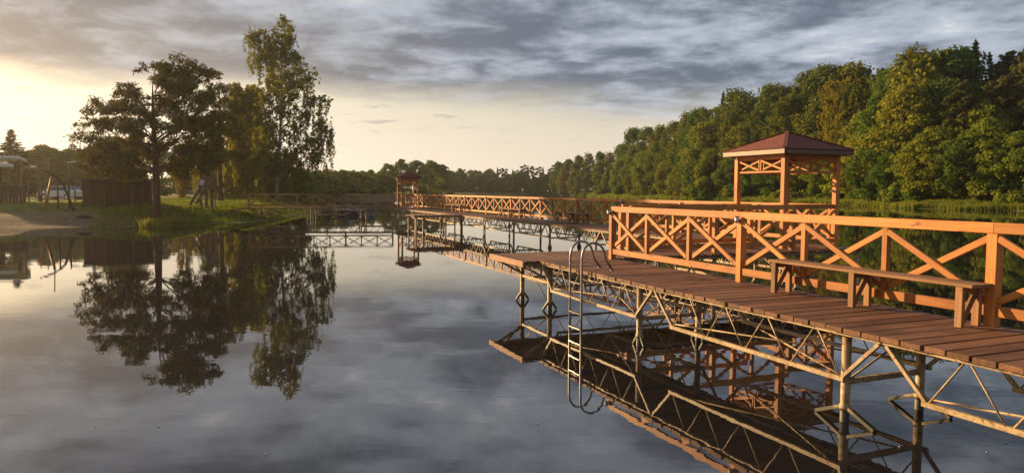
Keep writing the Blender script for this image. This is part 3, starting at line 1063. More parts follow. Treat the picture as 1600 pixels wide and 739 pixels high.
PROTO = {
    'tall1': (make_deciduous(31, 10, 2.4, .05, 85, 150, .15, L_DEC, .80), 10), 'tall2': (make_deciduous(32, 10, 2.0, .08, 80, 150, .15, L_BIRCH, .9), 10), 'tall3': (make_deciduous(33, 10, 2.7, .05, 90, 150, .16, L_LIME, .7), 10),
    'dec1': (make_deciduous(1, 10, 3.9, .05, 95, 175, .17), 10), 'dec2': (make_deciduous(2, 10, 3.3, .04, 90, 175, .17, pw=.85), 10),
    'dec3': (make_deciduous(3, 10, 4.4, .06, 100, 170, .18, L_LIME), 10), 'lime': (make_deciduous(14, 10, 3.6, .03, 90, 170, .17, L_LIME, .65), 10),
    'ftall1': (make_deciduous(41, 10, 2.3, .04, 60, 60, .22), 10), 'ftall2': (make_deciduous(42, 10, 1.9, .05, 60, 60, .22, L_BIRCH, .9), 10),
    'fdec1': (make_deciduous(5, 10, 4.2, .04, 70, 70, .26), 10), 'fdec2': (make_deciduous(6, 10, 3.4, .05, 70, 70, .26), 10),
    'birch': (make_birch(7, 14, 2.9, 60, 6, .15, L_BIRCH, .08, 2.0), 14), 'birch2': (make_birch(8, 14, 2.5, 56, 7, .15, L_BIRCH, .10, 2.6), 14),
    'spruce': (make_spruce(9, 14, 3.3), 14), 'spruce2': (make_spruce(10, 14, 2.6, open_=.12), 14), 'fspruce': (make_spruce(11, 14, 2.6, .34, dens=.4), 14),
    'pine': (make_pine(12, 14, 2.7), 14), 'pine2': (make_pine(13, 14, 2.4, .22, 40), 14), 'fpine': (make_pine(15, 14, 2.8, .10, 22, 18, .34), 14),
    'bush': (make_bush(16, mat=L_LIME), 2), 'bush2': (make_bush(17, 2, 1.4), 2), 'willow': (make_birch(18, 9, 3.2, 42, 8, .14, L_WILLOW, .2, 3.0, 34), 9),
    'wbirch': (make_birch(19, 14, 2.6, 52, 7, .14, L_WILLOW, .08, 2.2), 14),
}
CAT = {'dec1': ('deciduous_tree', 'tree'), 'bush': ('bush', 'bush')}


def tree(kind, loc, H, label, group=None, rz=None, name=None, widen=1.0):
    (tm, cm), h0 = PROTO[kind]
    s = H / h0
    rz = random.uniform(0, 6.28) if rz is None else rz
    nm = name or {'d': 'deciduous_tree', 'f': 'far_tree', 'b': 'birch_tree', 's': 'spruce_tree', 'p': 'pine_tree', 'l': 'deciduous_tree', 'w': 'willow_tree', 't': 'deciduous_tree'}[kind[0]]
    if kind.startswith('bush'): nm = 'bush'
    M = Matrix.Translation(loc) @ Matrix.Rotation(rz, 4, 'Z') @ Matrix.Diagonal((s * widen, s * widen, s, 1))
    o = link(nm, None, M); o.empty_display_size = .3
    tag(o, label, 'bush' if nm == 'bush' else 'tree', group)
    link('stem' if nm == 'bush' else 'trunk', tm, M, o); link('crown', cm, M, o)
    return o


def height_for(ytop, D, zb, x=800):
    hy = 298.0 + (x - 800) * .0045
    return (hy - ytop) * D / FPX + CAM_Z - zb


WORD = {'tall1': 'tall narrow leafy tree', 'tall2': 'slim upright leafy tree', 'tall3': 'tall yellow-green leafy tree', 'dec1': 'broad green leafy tree', 'dec2': 'upright green leafy tree', 'dec3': 'wide yellow-green leafy tree', 'lime': 'bright yellow-green leafy tree', 'birch': 'drooping birch',
        'birch2': 'tall drooping birch', 'spruce': 'dark pointed spruce', 'spruce2': 'slim dark spruce', 'pine': 'reddish pine', 'pine2': 'dense pine', 'bush': 'low yellow-green bush', 'bush2': 'low green bush', 'wbirch': 'golden birch',
        'ftall1': 'narrow leafy tree', 'ftall2': 'slim leafy tree', 'fdec1': 'broad leafy tree', 'fdec2': 'leafy tree', 'fpine': 'dark pine', 'fspruce': 'pointed spruce'}

# right-hand forest
SHX = [860, 905, 1000, 1100, 1200, 1313, 1406, 1500, 1600, 1750]; SHD = [350, 330, 240, 182, 158, 136, 112, 103, 95, 84]
shoreD = lambda x: float(np.interp(x, SHX, SHD))
SILX = [860, 890, 920, 955, 985, 1010, 1050, 1075, 1100, 1140, 1180, 1200, 1240, 1275, 1325, 1385, 1410, 1440, 1480, 1512, 1545, 1570, 1600, 1700]
SILY = [262, 246, 239, 240, 208, 203, 190, 170, 158, 145, 150, 130, 125, 113, 100, 103, 92, 78, 84, 58, 82, 92, 78, 70]
sil = lambda x: float(np.interp(x, SILX, SILY))
back = [(872, 'ftall1'), (888, 'fdec2'), (904, 'ftall1'), (920, 'ftall2'), (937, 'ftall1'), (953, 'ftall2'), (970, 'ftall1'), (988, 'tall1'), (1010, 'tall1'), (1030, 'tall2'), (1052, 'tall1'), (1074, 'tall2'), (1090, 'tall1'), (1108, 'birch'), (1126, 'spruce2'), (1142, 'tall2'), (1160, 'tall2'), (1180, 'birch2'),
        (1202, 'tall1'), (1222, 'birch'), (1242, 'tall2'), (1262, 'birch2'), (1282, 'tall1'), (1306, 'birch2'), (1328, 'tall2'), (1348, 'spruce2'), (1370, 'birch'), (1392, 'tall1'), (1416, 'tall2'), (1440, 'tall3'), (1464, 'pine2'), (1488, 'tall1'), (1512, 'spruce'), (1534, 'spruce2'), (1556, 'pine2'), (1582, 'pine'), (1608, 'pine2'), (1640, 'spruce'), (1670, 'pine2')]
for i, (x, k) in enumerate(back):
    D = shoreD(x) + 20 + (i * 37 % 9) * (1.0 if x > 1000 else 2.5)
    p = on(x, D)
    y = sil(x) + ((i * 29) % 7) * 3.2 - 4
    if k[0] == 'f': y = sil(x) + (i * 29 % 5) * 1.2 - 2
    h = height_for(y, D, p.z, x)
    tree(k, p, h, WORD[k] + ' on the right forest skyline, ' + ORD[i] + ' from its left end', 'forest trees on the right shore')
mid = [(880, 'ftall2', .72), (898, 'ftall1', .80), (916, 'fdec1', .66), (934, 'ftall2', .8), (952, 'ftall1', .66), (970, 'tall3', .7), (988, 'tall2', .76), (1006, 'tall3', .70), (1026, 'tall1', .74), (1046, 'spruce', .60), (1062, 'tall2', .78), (1080, 'tall1', .66), (1098, 'tall3', .80), (1118, 'tall2', .70), (1138, 'birch2', .80), (1160, 'tall3', .74), (1182, 'birch', .84),
       (1204, 'tall2', .72), (1226, 'birch2', .86), (1250, 'tall3', .70), (1276, 'tall2', .78), (1300, 'wbirch', .88), (1325, 'birch2', .80), (1350, 'tall3', .66), (1378, 'tall1', .80), (1410, 'tall3', .84), (1440, 'dec3', .60), (1470, 'tall1', .78), (1498, 'pine2', .74), (1530, 'dec3', .60), (1560, 'pine', .84), (1588, 'pine', .76), (1630, 'pine', .8), (1670, 'dec1', .7)]
for i, (x, k, fr) in enumerate(mid):
    D = shoreD(x) + 11 + (i * 23 % 7) * .8
    p = on(x, D)
    hy = 298 + (x - 800) * .0045
    h = height_for(hy - (hy - sil(x)) * fr, D, p.z, x)
    tree(k, p, h, WORD[k] + ' in the right forest middle rank, ' + ORD[i] + ' from left', 'forest trees on the right shore')
front = [(902, 'ftall1', .40), (945, 'ftall2', .46), (985, 'tall2', .42), (1012, 'spruce2', .42), (1040, 'tall3', .46), (1064, 'lime', .36), (1088, 'tall1', .52), (1112, 'tall3', .48), (1146, 'dec2', .38), (1176, 'bush2', .26), (1206, 'tall1', .46), (1250, 'dec2', .42), (1288, 'dec3', .34), (1318, 'bush', .2), (1346, 'lime', .46), (1372, 'dec1', .42),
         (1398, 'dec2', .36), (1428, 'bush', .18), (1452, 'dec3', .44), (1480, 'bush2', .2), (1502, 'dec1', .40), (1540, 'lime', .50), (1566, 'bush', .22), (1590, 'dec3', .42), (1640, 'dec1', .4)]
for i, (x, k, fr) in enumerate(front):
    D = shoreD(x) + 5.5 + (i * 17 % 5) * .6
    p = on(x, D)
    hy = 298 + (x - 800) * .0045
    h = height_for(hy - (hy - sil(x)) * fr, D, p.z, x)
    tree(k, p, h, WORD[k] + ' at the right forest front edge, ' + ORD[i] + ' from left', 'forest edge on the right shore', widen=1.15 if not k.startswith('bush') else 1.0)
brush = [(x, 'bush2' if i % 3 else 'bush') for i, x in enumerate(range(915, 1700, 27))]
for i, (x, k) in enumerate(brush):
    D = shoreD(x) + 4.5 + (i * 31 % 6) * .5
    p = on(x + (i * 13 % 9) - 4, D)
    tree(k, p, 2.2 + (i * 7 % 5) * .55, WORD[k] + ' in the right bank undergrowth, ' + ORD[i] + ' from left', 'undergrowth on the right bank', widen=1.3)

# far shore straight ahead
fx = list(np.linspace(668, 882, 27))
for i, x in enumerate(fx):
    D = 392 + (i * 37 % 11) * 2.5
    p = on(x + ((i * 13) % 5) - 2, D)
    k = ('fdec1', 'fdec2', 'fdec2', 'fpine')[i % 4] if x < 770 else ('fpine', 'fspruce', 'fpine')[i % 3]
    y = (258 if x < 700 else 266 if x < 770 else 263 if x < 815 else 260) + ((i * 19) % 6) - 2
    tree(k, p, height_for(y, D, p.z, x), WORD[k] + ' in the far wood across the lake, ' + ORD[i] + ' from left', 'far wood across the lake', name='far_tree')
for i, x in enumerate(np.linspace(664, 884, 26)):
    p = on(x + (i * 11 % 5) - 2, 386 + (i * 7 % 5))
    tree(('fdec1', 'fdec2')[i % 2], p, 7.5 + (i * 13 % 6) * .8, 'low leafy tree at the edge of the far wood, ' + ORD[i] + ' from left', 'edge of the far wood', name='far_tree', widen=1.5)
for i, (x, y, D, k) in enumerate([(606, 256, 235, 'fdec1'), (628, 250, 240, 'fdec2'), (650, 251, 245, 'fdec1'), (672, 251, 250, 'fdec1'), (690, 258, 262, 'fdec2')]):
    p = on(x, D)
    tree(k, p, height_for(y, D, p.z, x), 'rounded dark tree in the clump behind the distant gazebo, ' + ORD[i] + ' from the left', 'clump behind the distant gazebo', name='deciduous_tree', widen=1.1)
for i, (x, y, D, k) in enumerate([(486, 272, 175, 'fdec1'), (500, 268, 182, 'fdec2'), (511, 256, 180, 'fspruce'), (524, 268, 190, 'fdec1'), (538, 266, 196, 'fdec1'), (552, 268, 205, 'fdec2'), (566, 267, 214, 'fdec1'), (580, 266, 222, 'fdec2'), (594, 268, 226, 'fdec1'), (508, 286, 168, 'dec3'), (584, 277, 205, 'dec3')]):
    p = on(x, D)
    tree(k, p, height_for(y, D, p.z, x), ('pale low' if k == 'dec3' else 'pointed dark' if k == 'fspruce' else 'dark rounded') + ' tree on the shore behind the footbridge, ' + ORD[i] + ' of that row', 'trees behind the footbridge', name='far_tree', widen=1.15)

for i, x in enumerate(range(474, 606, 9)):
    D = 158 + (x - 474) * .42
    p = on(x, D)
    tree(('bush2', 'bush')[i % 4 == 3], p, 4.2 + (i * 7 % 4) * .7, 'shrub on the shore behind the footbridge, ' + ORD[i] + ' from left', 'shrubs behind the footbridge', widen=1.5)
# left bank
def hero(name, meshes, loc, label):
    M = Matrix.Translation(loc)
    o = link(name, None, M)
    tag(o, label, 'tree')
    link('trunk', meshes[0], M, o); link('crown', meshes[1], M, o)
    return o


# the big pine: limbs and needle pads laid out as it grows
D = 48.0
p = on(244, D)
k = D / FPX
def pad(x, y, r, rz, dep):      # photo column/row of a pad -> metres relative to the trunk base
    return ((x - 244) * k, dep * 1.6, (298 - y - 12) * k + CAM_Z - p.z, r * k * 1.3, rz * k * 1.35)
pads = [pad(290, 108, 34, 18, 0), pad(268, 120, 26, 16, .8), pad(305, 128, 26, 16, -.7), pad(258, 105, 20, 12, -.5), pad(313, 105, 18, 12, .5), pad(285, 140, 34, 15, .9),
        pad(196, 148, 22, 13, .3), pad(212, 136, 18, 10, -.4), pad(182, 168, 26, 13, -.6), pad(148, 186, 20, 10, .2), pad(168, 184, 22, 11, .9), pad(200, 180, 24, 13, .8), pad(224, 160, 18, 10, -.8),
        pad(150, 232, 20, 14, .3), pad(168, 216, 26, 14, -.8), pad(190, 210, 26, 13, 1.2), pad(142, 250, 16, 16, -.3), pad(178, 240, 30, 17, .2), pad(205, 235, 26, 17, -1.1), pad(160, 262, 22, 13, .8), pad(198, 262, 22, 11, .4), pad(218, 225, 20, 13, 1.0),
        pad(246, 148, 20, 11, .6), pad(238, 196, 22, 11, -.9), pad(262, 215, 22, 12, .9), pad(252, 172, 18, 10, -1.0),
        pad(300, 165, 34, 15, .4), pad(330, 160, 18, 12, -.4), pad(320, 185, 28, 14, .8), pad(290, 195, 26, 13, -1.0), pad(310, 215, 30, 16, .5), pad(335, 205, 18, 13, -.6), pad(285, 230, 24, 14, .9), pad(318, 245, 28, 14, -.3), pad(290, 258, 22, 12, .3), pad(275, 175, 20, 11, 1.2)]
Hp = (298 - 95) * k + CAM_Z - p.z
lx = lambda x, y, dep=0: ((x - 244) * k, dep, (298 - y) * k + CAM_Z - p.z)
ext = [(lx(249, 205), lx(224, 165), .13, .08, .0), (lx(224, 165), lx(208, 140), .08, .03, -.05), (lx(249, 232), lx(205, 228), .08, .04, .05), (lx(250, 225), lx(288, 205), .09, .04, .05)]
hero('pine_tree', make_pine(21, Hp, 4, pads=pads, per=62, size=.115, lean=(.012, 0), trunk_r=.028, limbs_extra=ext, trunk_top=.86), p, 'large spreading pine with bare trunk beside the dark shed on the left bank')
# second, slimmer pine with a forked trunk
D = 68.0; p2 = on(345, D); k2 = D / FPX
pads = [((x - 345) * k2, dep, (298 - y) * k2 + CAM_Z - p2.z, r * k2, rz * k2) for x, y, r, rz, dep in
        [(338, 122, 14, 7, 0), (340, 140, 20, 9, .6), (330, 158, 20, 9, -.6), (352, 165, 20, 10, .5), (345, 185, 30, 11, .7), (365, 150, 16, 10, -.4), (372, 175, 18, 10, .3), (325, 200, 24, 10, -.8), (358, 205, 28, 11, .6), (335, 225, 26, 10, .2), (375, 215, 18, 10, -.6), (350, 240, 30, 10, -.9), (320, 255, 20, 9, .4), (370, 245, 20, 10, .6)]]
Hq = (298 - 125) * k2 + CAM_Z - p2.z
hero('pine_tree', make_pine(22, Hq, 3, pads=pads, per=56, size=.12, trunk_r=.022, limbs_extra=[((0, 0, .8), (-1.3, 0, 3.2), .16, .10, -.05), ((-1.3, 0, 3.2), (-1.6, 0, 6.5), .10, .04, 0)]), p2, 'slimmer pine with forked trunk right of the big pine')
# tall birch
def make_layout_birch(seed, tips, H, lean, k, x0, zoff, size, trunk_r):
    rng = np.random.default_rng(seed); Q = []; C = []; RR = []; limbs = []
    for x, y, r in tips:
        for rep_ in range(3):
            dep = rng.normal() * 1.3
            tip = np.array([(x - x0) * k + rng.normal() * .25, dep, (298 - y) * k + zoff])
            f = tip[2] / H; rr = r * k * (.75 + .4 * rng.random())
            zt = max(.12 * H, tip[2] - .45 * abs((x - x0) * k - lean * tip[2]) - .8)
            limbs.append(((lean * zt, 0, zt), tuple(tip), .05 * (1.25 - f), .012, .10))
            for j in range(4):
                C.append(tip + rng.normal(size=3) * rr * .6); s = rr * (.35 + .25 * rng.random()); RR.append((s, s, s * .8))
            for j in range(int(5 + r * .45)):
                st = tip + rng.normal(size=3) * np.array([rr * .75, rr * .75, rr * .4])
                Ln = (1.0 + 2.2 * rng.random()) * (.45 + .75 * (1 - f)); n = int(9 * Ln) + 4
                tt = rng.random((n, 1))
                pos = st + np.concatenate([np.sin(tt * 3 + j) * .12, np.cos(tt * 2.2 + x) * .12, -tt * Ln], 1) + rng.normal(size=(n, 3)) * .07
                Q.append(leaf_quads(rng, pos, np.tile(np.array([[0., -.3, .1]]), (n, 1)), size, .5, 1.2, .0))
                limbs.append((tuple(st), tuple(st + np.array([.05, .05, -Ln])), .008, .004, 0)) if j % 3 == 0 else None
    Q.append(clumps(rng, C, RR, 26, size))
    return trunk_mesh('trunk', H * .98, trunk_r, rng, (lean, 0), limbs, M_BIRCHBARK), mesh_quads('crown', Q, L_BIRCH)


TIPS = [(450, 40, 6), (446, 55, 9), (456, 64, 9), (415, 62, 13), (405, 74, 10), (425, 80, 13), (411, 94, 10), (441, 84, 13), (462, 92, 10), (430, 104, 12), (450, 114, 14), (486, 122, 9), (470, 132, 10), (418, 124, 9), (436, 140, 14), (461, 150, 13), (489, 158, 9), (503, 161, 7),
        (420, 160, 10), (445, 175, 15), (475, 182, 11), (499, 192, 9), (509, 206, 7), (415, 190, 11), (455, 205, 13), (484, 216, 10), (430, 214, 13), (505, 226, 7), (464, 236, 12), (440, 244, 15), (414, 236, 11), (490, 244, 8), (426, 264, 14), (455, 268, 11), (411, 276, 11)]
D = 84.0; p3 = on(432, D)
Hb = height_for(32, D, p3.z, 440)
hero('birch_tree', make_layout_birch(23, TIPS, Hb, .058, D / FPX, 432, CAM_Z - p3.z, .15, .24), p3, 'tall slender weeping birch, highest tree on the left bank')
D = 88.0; p4 = on(388, D)
hero('birch_tree', make_birch(24, height_for(138, D, p4.z), 3.2, 60, 8, .18, L_WILLOW, .15, 3.2, 30), p4, 'golden-lit weeping birch left of the tall birch')
for i, (x, D, h, kd, lb) in enumerate([(365, 96, 6.6, 'willow', 'low golden willow behind the forked pine'), (408, 98, 6.6, 'willow', 'golden willow left of the footbridge end'), (330, 98, 7, 'willow', 'pale willow seen between the two pine trunks'), (285, 95, 7.0, 'wbirch', 'golden birch behind the big pine, right of its trunk'),
                                       (215, 92, 8.5, 'wbirch', 'golden birch behind the shed roof'), (180, 96, 8.0, 'dec2', 'green tree behind the left half of the shed'), (150, 98, 7.0, 'dec1', 'green tree behind the left end of the shed'),
                                       (22, 84, 0, 'spruce', 'wide dark spruce behind the white-roofed pavilion'), (72, 100, 0, 'dec2', 'leafy tree right of the wide spruce'), (92, 106, 0, 'dec1', 'round tree in the row left of the big pine'), (112, 102, 0, 'dec2', 'dark tree at the left edge of the big pine'), (48, 98, 0, 'dec1', 'leafy tree close behind the wide spruce'),
                                       (448, 92, 6.2, 'dec1', 'dark bushy tree at the foot of the tall birch'), (466, 120, 0, 'spruce', 'small pointed spruce right of the tall birch'), (425, 100, 6.0, 'dec2', 'dark tree behind the tall birch trunk'), (478, 135, 0, 'dec1', 'low dark tree behind the near end of the footbridge'), (395, 110, 7, 'dec1', 'shaded tree behind the golden willow'),
                                       (310, 125, 8, 'dec1', 'shaded tree far behind the climbing frame'), (255, 120, 8, 'dec2', 'shaded tree far behind the big pine trunk'), (350, 130, 8.5, 'dec1', 'shaded tree far behind the forked pine')]):
    p = on(x, D)
    if h == 0: h = height_for({22: 203, 72: 228, 92: 236, 112: 234, 48: 236, 466: 258, 478: 272}[x], D, p.z, x)
    tree(kd, p, h, lb, 'trees on the left bank', widen=2.5 if x == 22 else 1.35 if kd[0] in 'ds' else 1.0)

# reeds and grass: uncountable
def blades(name, pts, h, w, rng, mat, kind='stuff', lean=.25, label=None):
    n = len(pts); a = rng.random(n) * 6.28
    hh = h * (.55 + .7 * rng.random(n))
    side = np.stack([np.cos(a), np.sin(a), np.zeros(n)], 1) * (w / 2)
    tip = pts + np.stack([rng.normal(size=n) * lean * hh, rng.normal(size=n) * lean * hh, hh], 1)
    midp = pts * .5 + tip * .5 + np.array([0, 0, 1]) * (hh * .08)[:, None]
    V = np.stack([pts - side, pts + side, midp + side * .8, tip, midp - side * .8], 1).reshape(-1, 3)
    F = np.arange(n * 5).reshape(-1, 5)
    o = link(name, np_mesh(name, V, F, mat), Matrix.Identity(4))
    tag(o, label, 'reeds' if 'reed' in name else 'grass', kind=kind)
    return o


rng = np.random.default_rng(77)
def shore_pts(n, i0, i1, d0, d1, clump=True):
    seg = [(LP[i], LP[i + 1]) for i in range(i0, i1)]
    L = np.array([np.hypot(*(b_ - a)) for a, b_ in seg]); pr = L / L.sum()
    ii = rng.choice(len(seg), n, p=pr); f = rng.random(n)
    A = np.array([s[0] for s in seg])[ii]; B = np.array([s[1] for s in seg])[ii]
    q = A + (B - A) * f[:, None]
    e = (B - A) / L[ii][:, None]; nr = np.stack([-e[:, 1], e[:, 0]], 1)
    # land side
    tst = lake_sd((q + nr * .5)[:, 0], (q + nr * .5)[:, 1])
    nr[tst < 0] *= -1
    off = d0 + (d1 - d0) * rng.random(n)
    if clump:
        s = np.sin(q[:, 0] * .9 + q[:, 1] * 1.1) + np.sin(q[:, 0] * .37 - q[:, 1] * .5)
        off = off + s * .35
    q = q + nr * off[:, None]
    return np.stack([q[:, 0], q[:, 1], np.maximum(-.05, ground_z(q[:, 0], q[:, 1]))], 1)


i_r = LAKE.index((31, 345)); i_re = LAKE.index((86, 50))
blades('reed_belt', shore_pts(42000, i_r + 4, i_re, .1, 2.4), .75, .09, rng, L_REED, label='green reed belt along the near part of the right bank')
blades('reed_belt', shore_pts(12000, i_r, i_r + 5, .1, 5), 1.0, .2, rng, L_REED, label='green reed belt along the far end of the right bank')
blades('meadow_grass', shore_pts(30000, i_r + 2, i_re, 2.0, 9), .5, .12, rng, L_GRASS, label='meadow grass between the reeds and the right forest')
i_l = LAKE.index((-58, 38.5)); i_le = LAKE.index((-24, 92))
blades('bank_grass', shore_pts(26000, i_l, i_le, 5.0, 18, False), .13, .05, rng, L_GRASS, label='short grass on top of the left bank')
blades('bank_grass', shore_pts(15000, LAKE.index((-27, 44.8)), i_le, .6, 6, False), .22, .05, rng, L_GRASS, label='longer grass on the slope of the left bank by the water')
a = np.array([px(232, 45.5).to_tuple()[:2], px(305, 47.0).to_tuple()[:2]])
q = a[0] + (a[1] - a[0]) * rng.random((1100, 1)) + rng.normal(size=(1100, 2)) * .35
blades('reed_tuft', np.stack([q[:, 0], q[:, 1], np.maximum(0, ground_z(q[:, 0], q[:, 1]))], 1), .55, .05, rng, L_REED, lean=.2, label='sunlit bright reed tuft at the water below the big pine')

# ------------------------------------------------------------------ things on the left bank
# plank shed
def shed():
    # front wall square to the line of sight from the pier
    ca = math.atan((185.5 - 800) / FPX); rg = 59.4
    fw = Vector((math.sin(ca), math.cos(ca), 0)); rt = Vector((math.cos(ca), -math.sin(ca), 0))
    A = fw * rg - rt * 2.24; B = fw * rg + rt * 2.24
    A.z = gz(A.x, A.y); B.z = gz(B.x, B.y)
    z0 = min(A.z, B.z) - .1
    d = (B - A); d.z = 0; L = d.length; d.normalize(); n_ = Vector((-d.y, d.x, 0))
    th = thing('shed', ((A + B) / 2), 'dark low plank shed with flat roof, left of the big pine trunk', 'shed')
    H = 2.05; Dp = 2.6
    z = lambda p, h: Vector((p.x, p.y, z0 + h))
    nb = 24
    for i in range(nb):
        c = A + d * (L * (i + .5) / nb)
        beam('wall_board', z(c, .05), z(c, H - .002 * i), L / nb - .012, .03, M_SHEDWOOD, th, up=n_)
    for i in range(12):
        for e in (A + n_ * .02, B + n_ * .02):
            c = e + n_ * (Dp * (i + .5) / 12)
            beam('wall_board', z(c, .05), z(c, H), .03, Dp / 12 - .012, M_SHEDWOOD, th, up=n_)
    m_ = MB(); c = A + n_ * Dp
    m_.bar(z(A + n_ * Dp, H / 2), z(B + n_ * Dp, H / 2), .04, H - .1); m_.build('back_wall', M_SHEDWOOD, th)
    beam('roof_slab', z(A - d * .15 + n_ * Dp / 2, H + .05), z(B + d * .15 + n_ * Dp / 2, H + .05), Dp + .5, .09, M_DARKMETAL, th)
    beam('corner_board', z(B + d * .03 - n_ * .03, .0), z(B + d * .03 - n_ * .03, H), .12, .05, M_WHITE, th, up=n_)
    for q in (.30, .70):
        c = A + d * L * q - n_ * .035
        beam('door_batten', z(c, .15), z(c, H - .35), .07, .03, M_GREYWOOD, th, up=n_)
shed()

# pavilion with curved white roof
def pavilion():
    D = 57.0
    c = on(0, D); z0 = gz(px(20, D).x, D)
    th = thing('pavilion', Vector((c.x, D, z0)), 'beach pavilion with curved white roof, cut by the left frame edge', 'pavilion')
    k = D / FPX
    X = lambda x: (x - 800) * k
    Z = lambda y: (298 - y) * k + CAM_Z
    # curved roof: arc section extruded in depth
    for nm, x0, x1, yt, drop, th_, mt in (('roof', -120, 44, 247.5, 5.0, .22, M_WHITE), ('awning', -120, 24, 258.5, 2.5, .26, M_WHITE)):
        m_ = MB(); n = 14; rows = []
        for i in range(n + 1):
            x = x0 + (x1 - x0) * i / n
            f = max(0, (x - (x1 - 16)) / 16)
            y = yt + drop * (1 - math.sqrt(max(0, 1 - f * f)))
            for dz in (0, -th_):
                for yy in (D, D + 4.5): rows.append((X(x) * yy / D, yy, Z(y) + dz))
        F = []
        for i in range(n):
            a = i * 4; b_ = a + 4
            F += [(a, b_, b_ + 1, a + 1), (a + 2, a + 3, b_ + 3, b_ + 2), (a, a + 2, b_ + 2, b_), (a + 1, b_ + 1, b_ + 3, a + 3)]
        F += [(0, 1, 3, 2), (n * 4, n * 4 + 2, n * 4 + 3, n * 4 + 1)]
        m_.add(rows, F); m_.build(nm, mt, th)
    beam('slanted_post', (X(31), D + .1, z0), (X(37), D + .1, Z(254)), .10, .12, M_BENCH, th)
    beam('slanted_post', (X(26), D + .6, z0), (X(20), D + .6, Z(262)), .10, .12, M_GREYWOOD, th)
    beam('slanted_post', (X(-90), D + .1, z0), (X(-90), D + .1, Z(254)), .10, .12, M_GREYWOOD, th)
    m_ = MB(); m_.box((X(-110) * 1.08, D + 3.2, z0), (X(10) * 1.08, D + 4.2, Z(258))); m_.build('bar_room', M_SHEDWOOD, th)
    beam('counter', (X(12), D + .4, Z(277)), (X(27), D + .4, Z(277)), .3, .06, M_GREYWOOD, th)
    for i in range(30):
        x = -110 + i * 5.6
        beam('fence_board', (X(x), D - 1.0, gz(X(x), D - 1.0) - .05), (X(x), D - 1.0, Z(294.5 + (i * 7 % 3) * .2)), .25, .03, M_SHEDWOOD, th, up=Vector((0, 1, 0)))
    beam('fence_rail', (X(-112), D - 1.0, Z(293.4)), (X(55), D - 1.0, Z(293.4)), .09, .06, M_GREYWOOD, th)
pavilion()

# leaning pole frame on the beach
def pole_frame():
    D = 49.5; k = D / FPX
    X = lambda x: (x - 800) * k
    Z = lambda y: (298 - y) * k + CAM_Z
    g = on(69, D)
    th = thing('beach_mast', g, 'leaning sunlit pole with mast and dark slanting log on the beach', 'mast')
    tube_obj('leaning_pole', [(X(69), D, gz(X(69), D) - .1), (X(82.5), D, Z(281))], .085, M_RAIL, th)
    tube_obj('mast', [(X(81), D + .12, Z(290)), (X(79), D + .12, Z(246))], .035, M_GREYWOOD, th)
    tube_obj('slanting_log', [(X(54), D + .3, Z(266.5)), (X(80), D + .15, Z(275)), (X(97), D + .15, Z(288)), (X(114), D + .1, gz(X(114), D) + .0)], [.04, .07, .08, .09], M_BARK, th)
    tube_obj('prop', [(X(104), D + .3, gz(X(104), D) - .1), (X(104), D + .3, Z(282))], .05, M_BARK, th)
    tube_obj('prop', [(X(84), D + .5, gz(X(84), D + .5) - .1), (X(84), D + .5, Z(280))], .05, M_BARK, th)
pole_frame()

# wooden climbing frame with ramp
def climbing_frame():
    D = 56.0; k = D / FPX
    X = lambda x: (x - 800) * k
    Z = lambda y: (298 - y) * k + CAM_Z
    g = on(312, D)
    th = thing('climbing_frame', g, 'small weathered wooden climbing frame with steep ramp between the pines', 'climbing frame')
    gg = lambda x, q=0: gz(X(x), D + q) - .05
    for x, y, q in ((314, 283, 0), (323, 277, 0), (314, 284, 1.0), (323, 278, 1.0)):
        beam('post', (X(x), D + q, gg(x, q)), (X(x), D + q, Z(y)), .16, .16, M_GREYWOOD, th, up=Vector((0, 1, 0)))
    for q in (0, 1.0):
        beam('ramp_side', (X(298), D + q, gg(298, q) + .3), (X(317), D + q, Z(291)), .07, .18, M_GREYWOOD, th)
    for i in range(7):
        f = (i + .5) / 7
        a = Vector((X(298), D + .04, gg(298) + .3)) * (1 - f) + Vector((X(317), D + .04, Z(291))) * f
        beam('ramp_board', a + Vector((0, 0, .06)), a + Vector((0, .92, .06)), .16, .03, M_GREYWOOD, th)
    beam('ramp_foot', (X(298), D + .0, gg(298)), (X(298), D + .0, gg(298) + .45), .14, .14, M_GREYWOOD, th, up=Vector((0, 1, 0)))
    m_ = MB(); m_.bar((X(314), D - .1, Z(286.5)), (X(320), D - .1, Z(289)), .04, .42); m_.build('panel', M_WHITE, th)
    beam('platform', (X(313), D + .5, Z(293)), (X(324), D + .5, Z(293)), .9, .06, M_GREYWOOD, th)
    for x in (327, 331):
        beam('hand_post', (X(x), D + .6, gg(x)), (X(x), D + .6, Z(298)), .07, .07, M_GREYWOOD, th, up=Vector((0, 1, 0)))
climbing_frame()


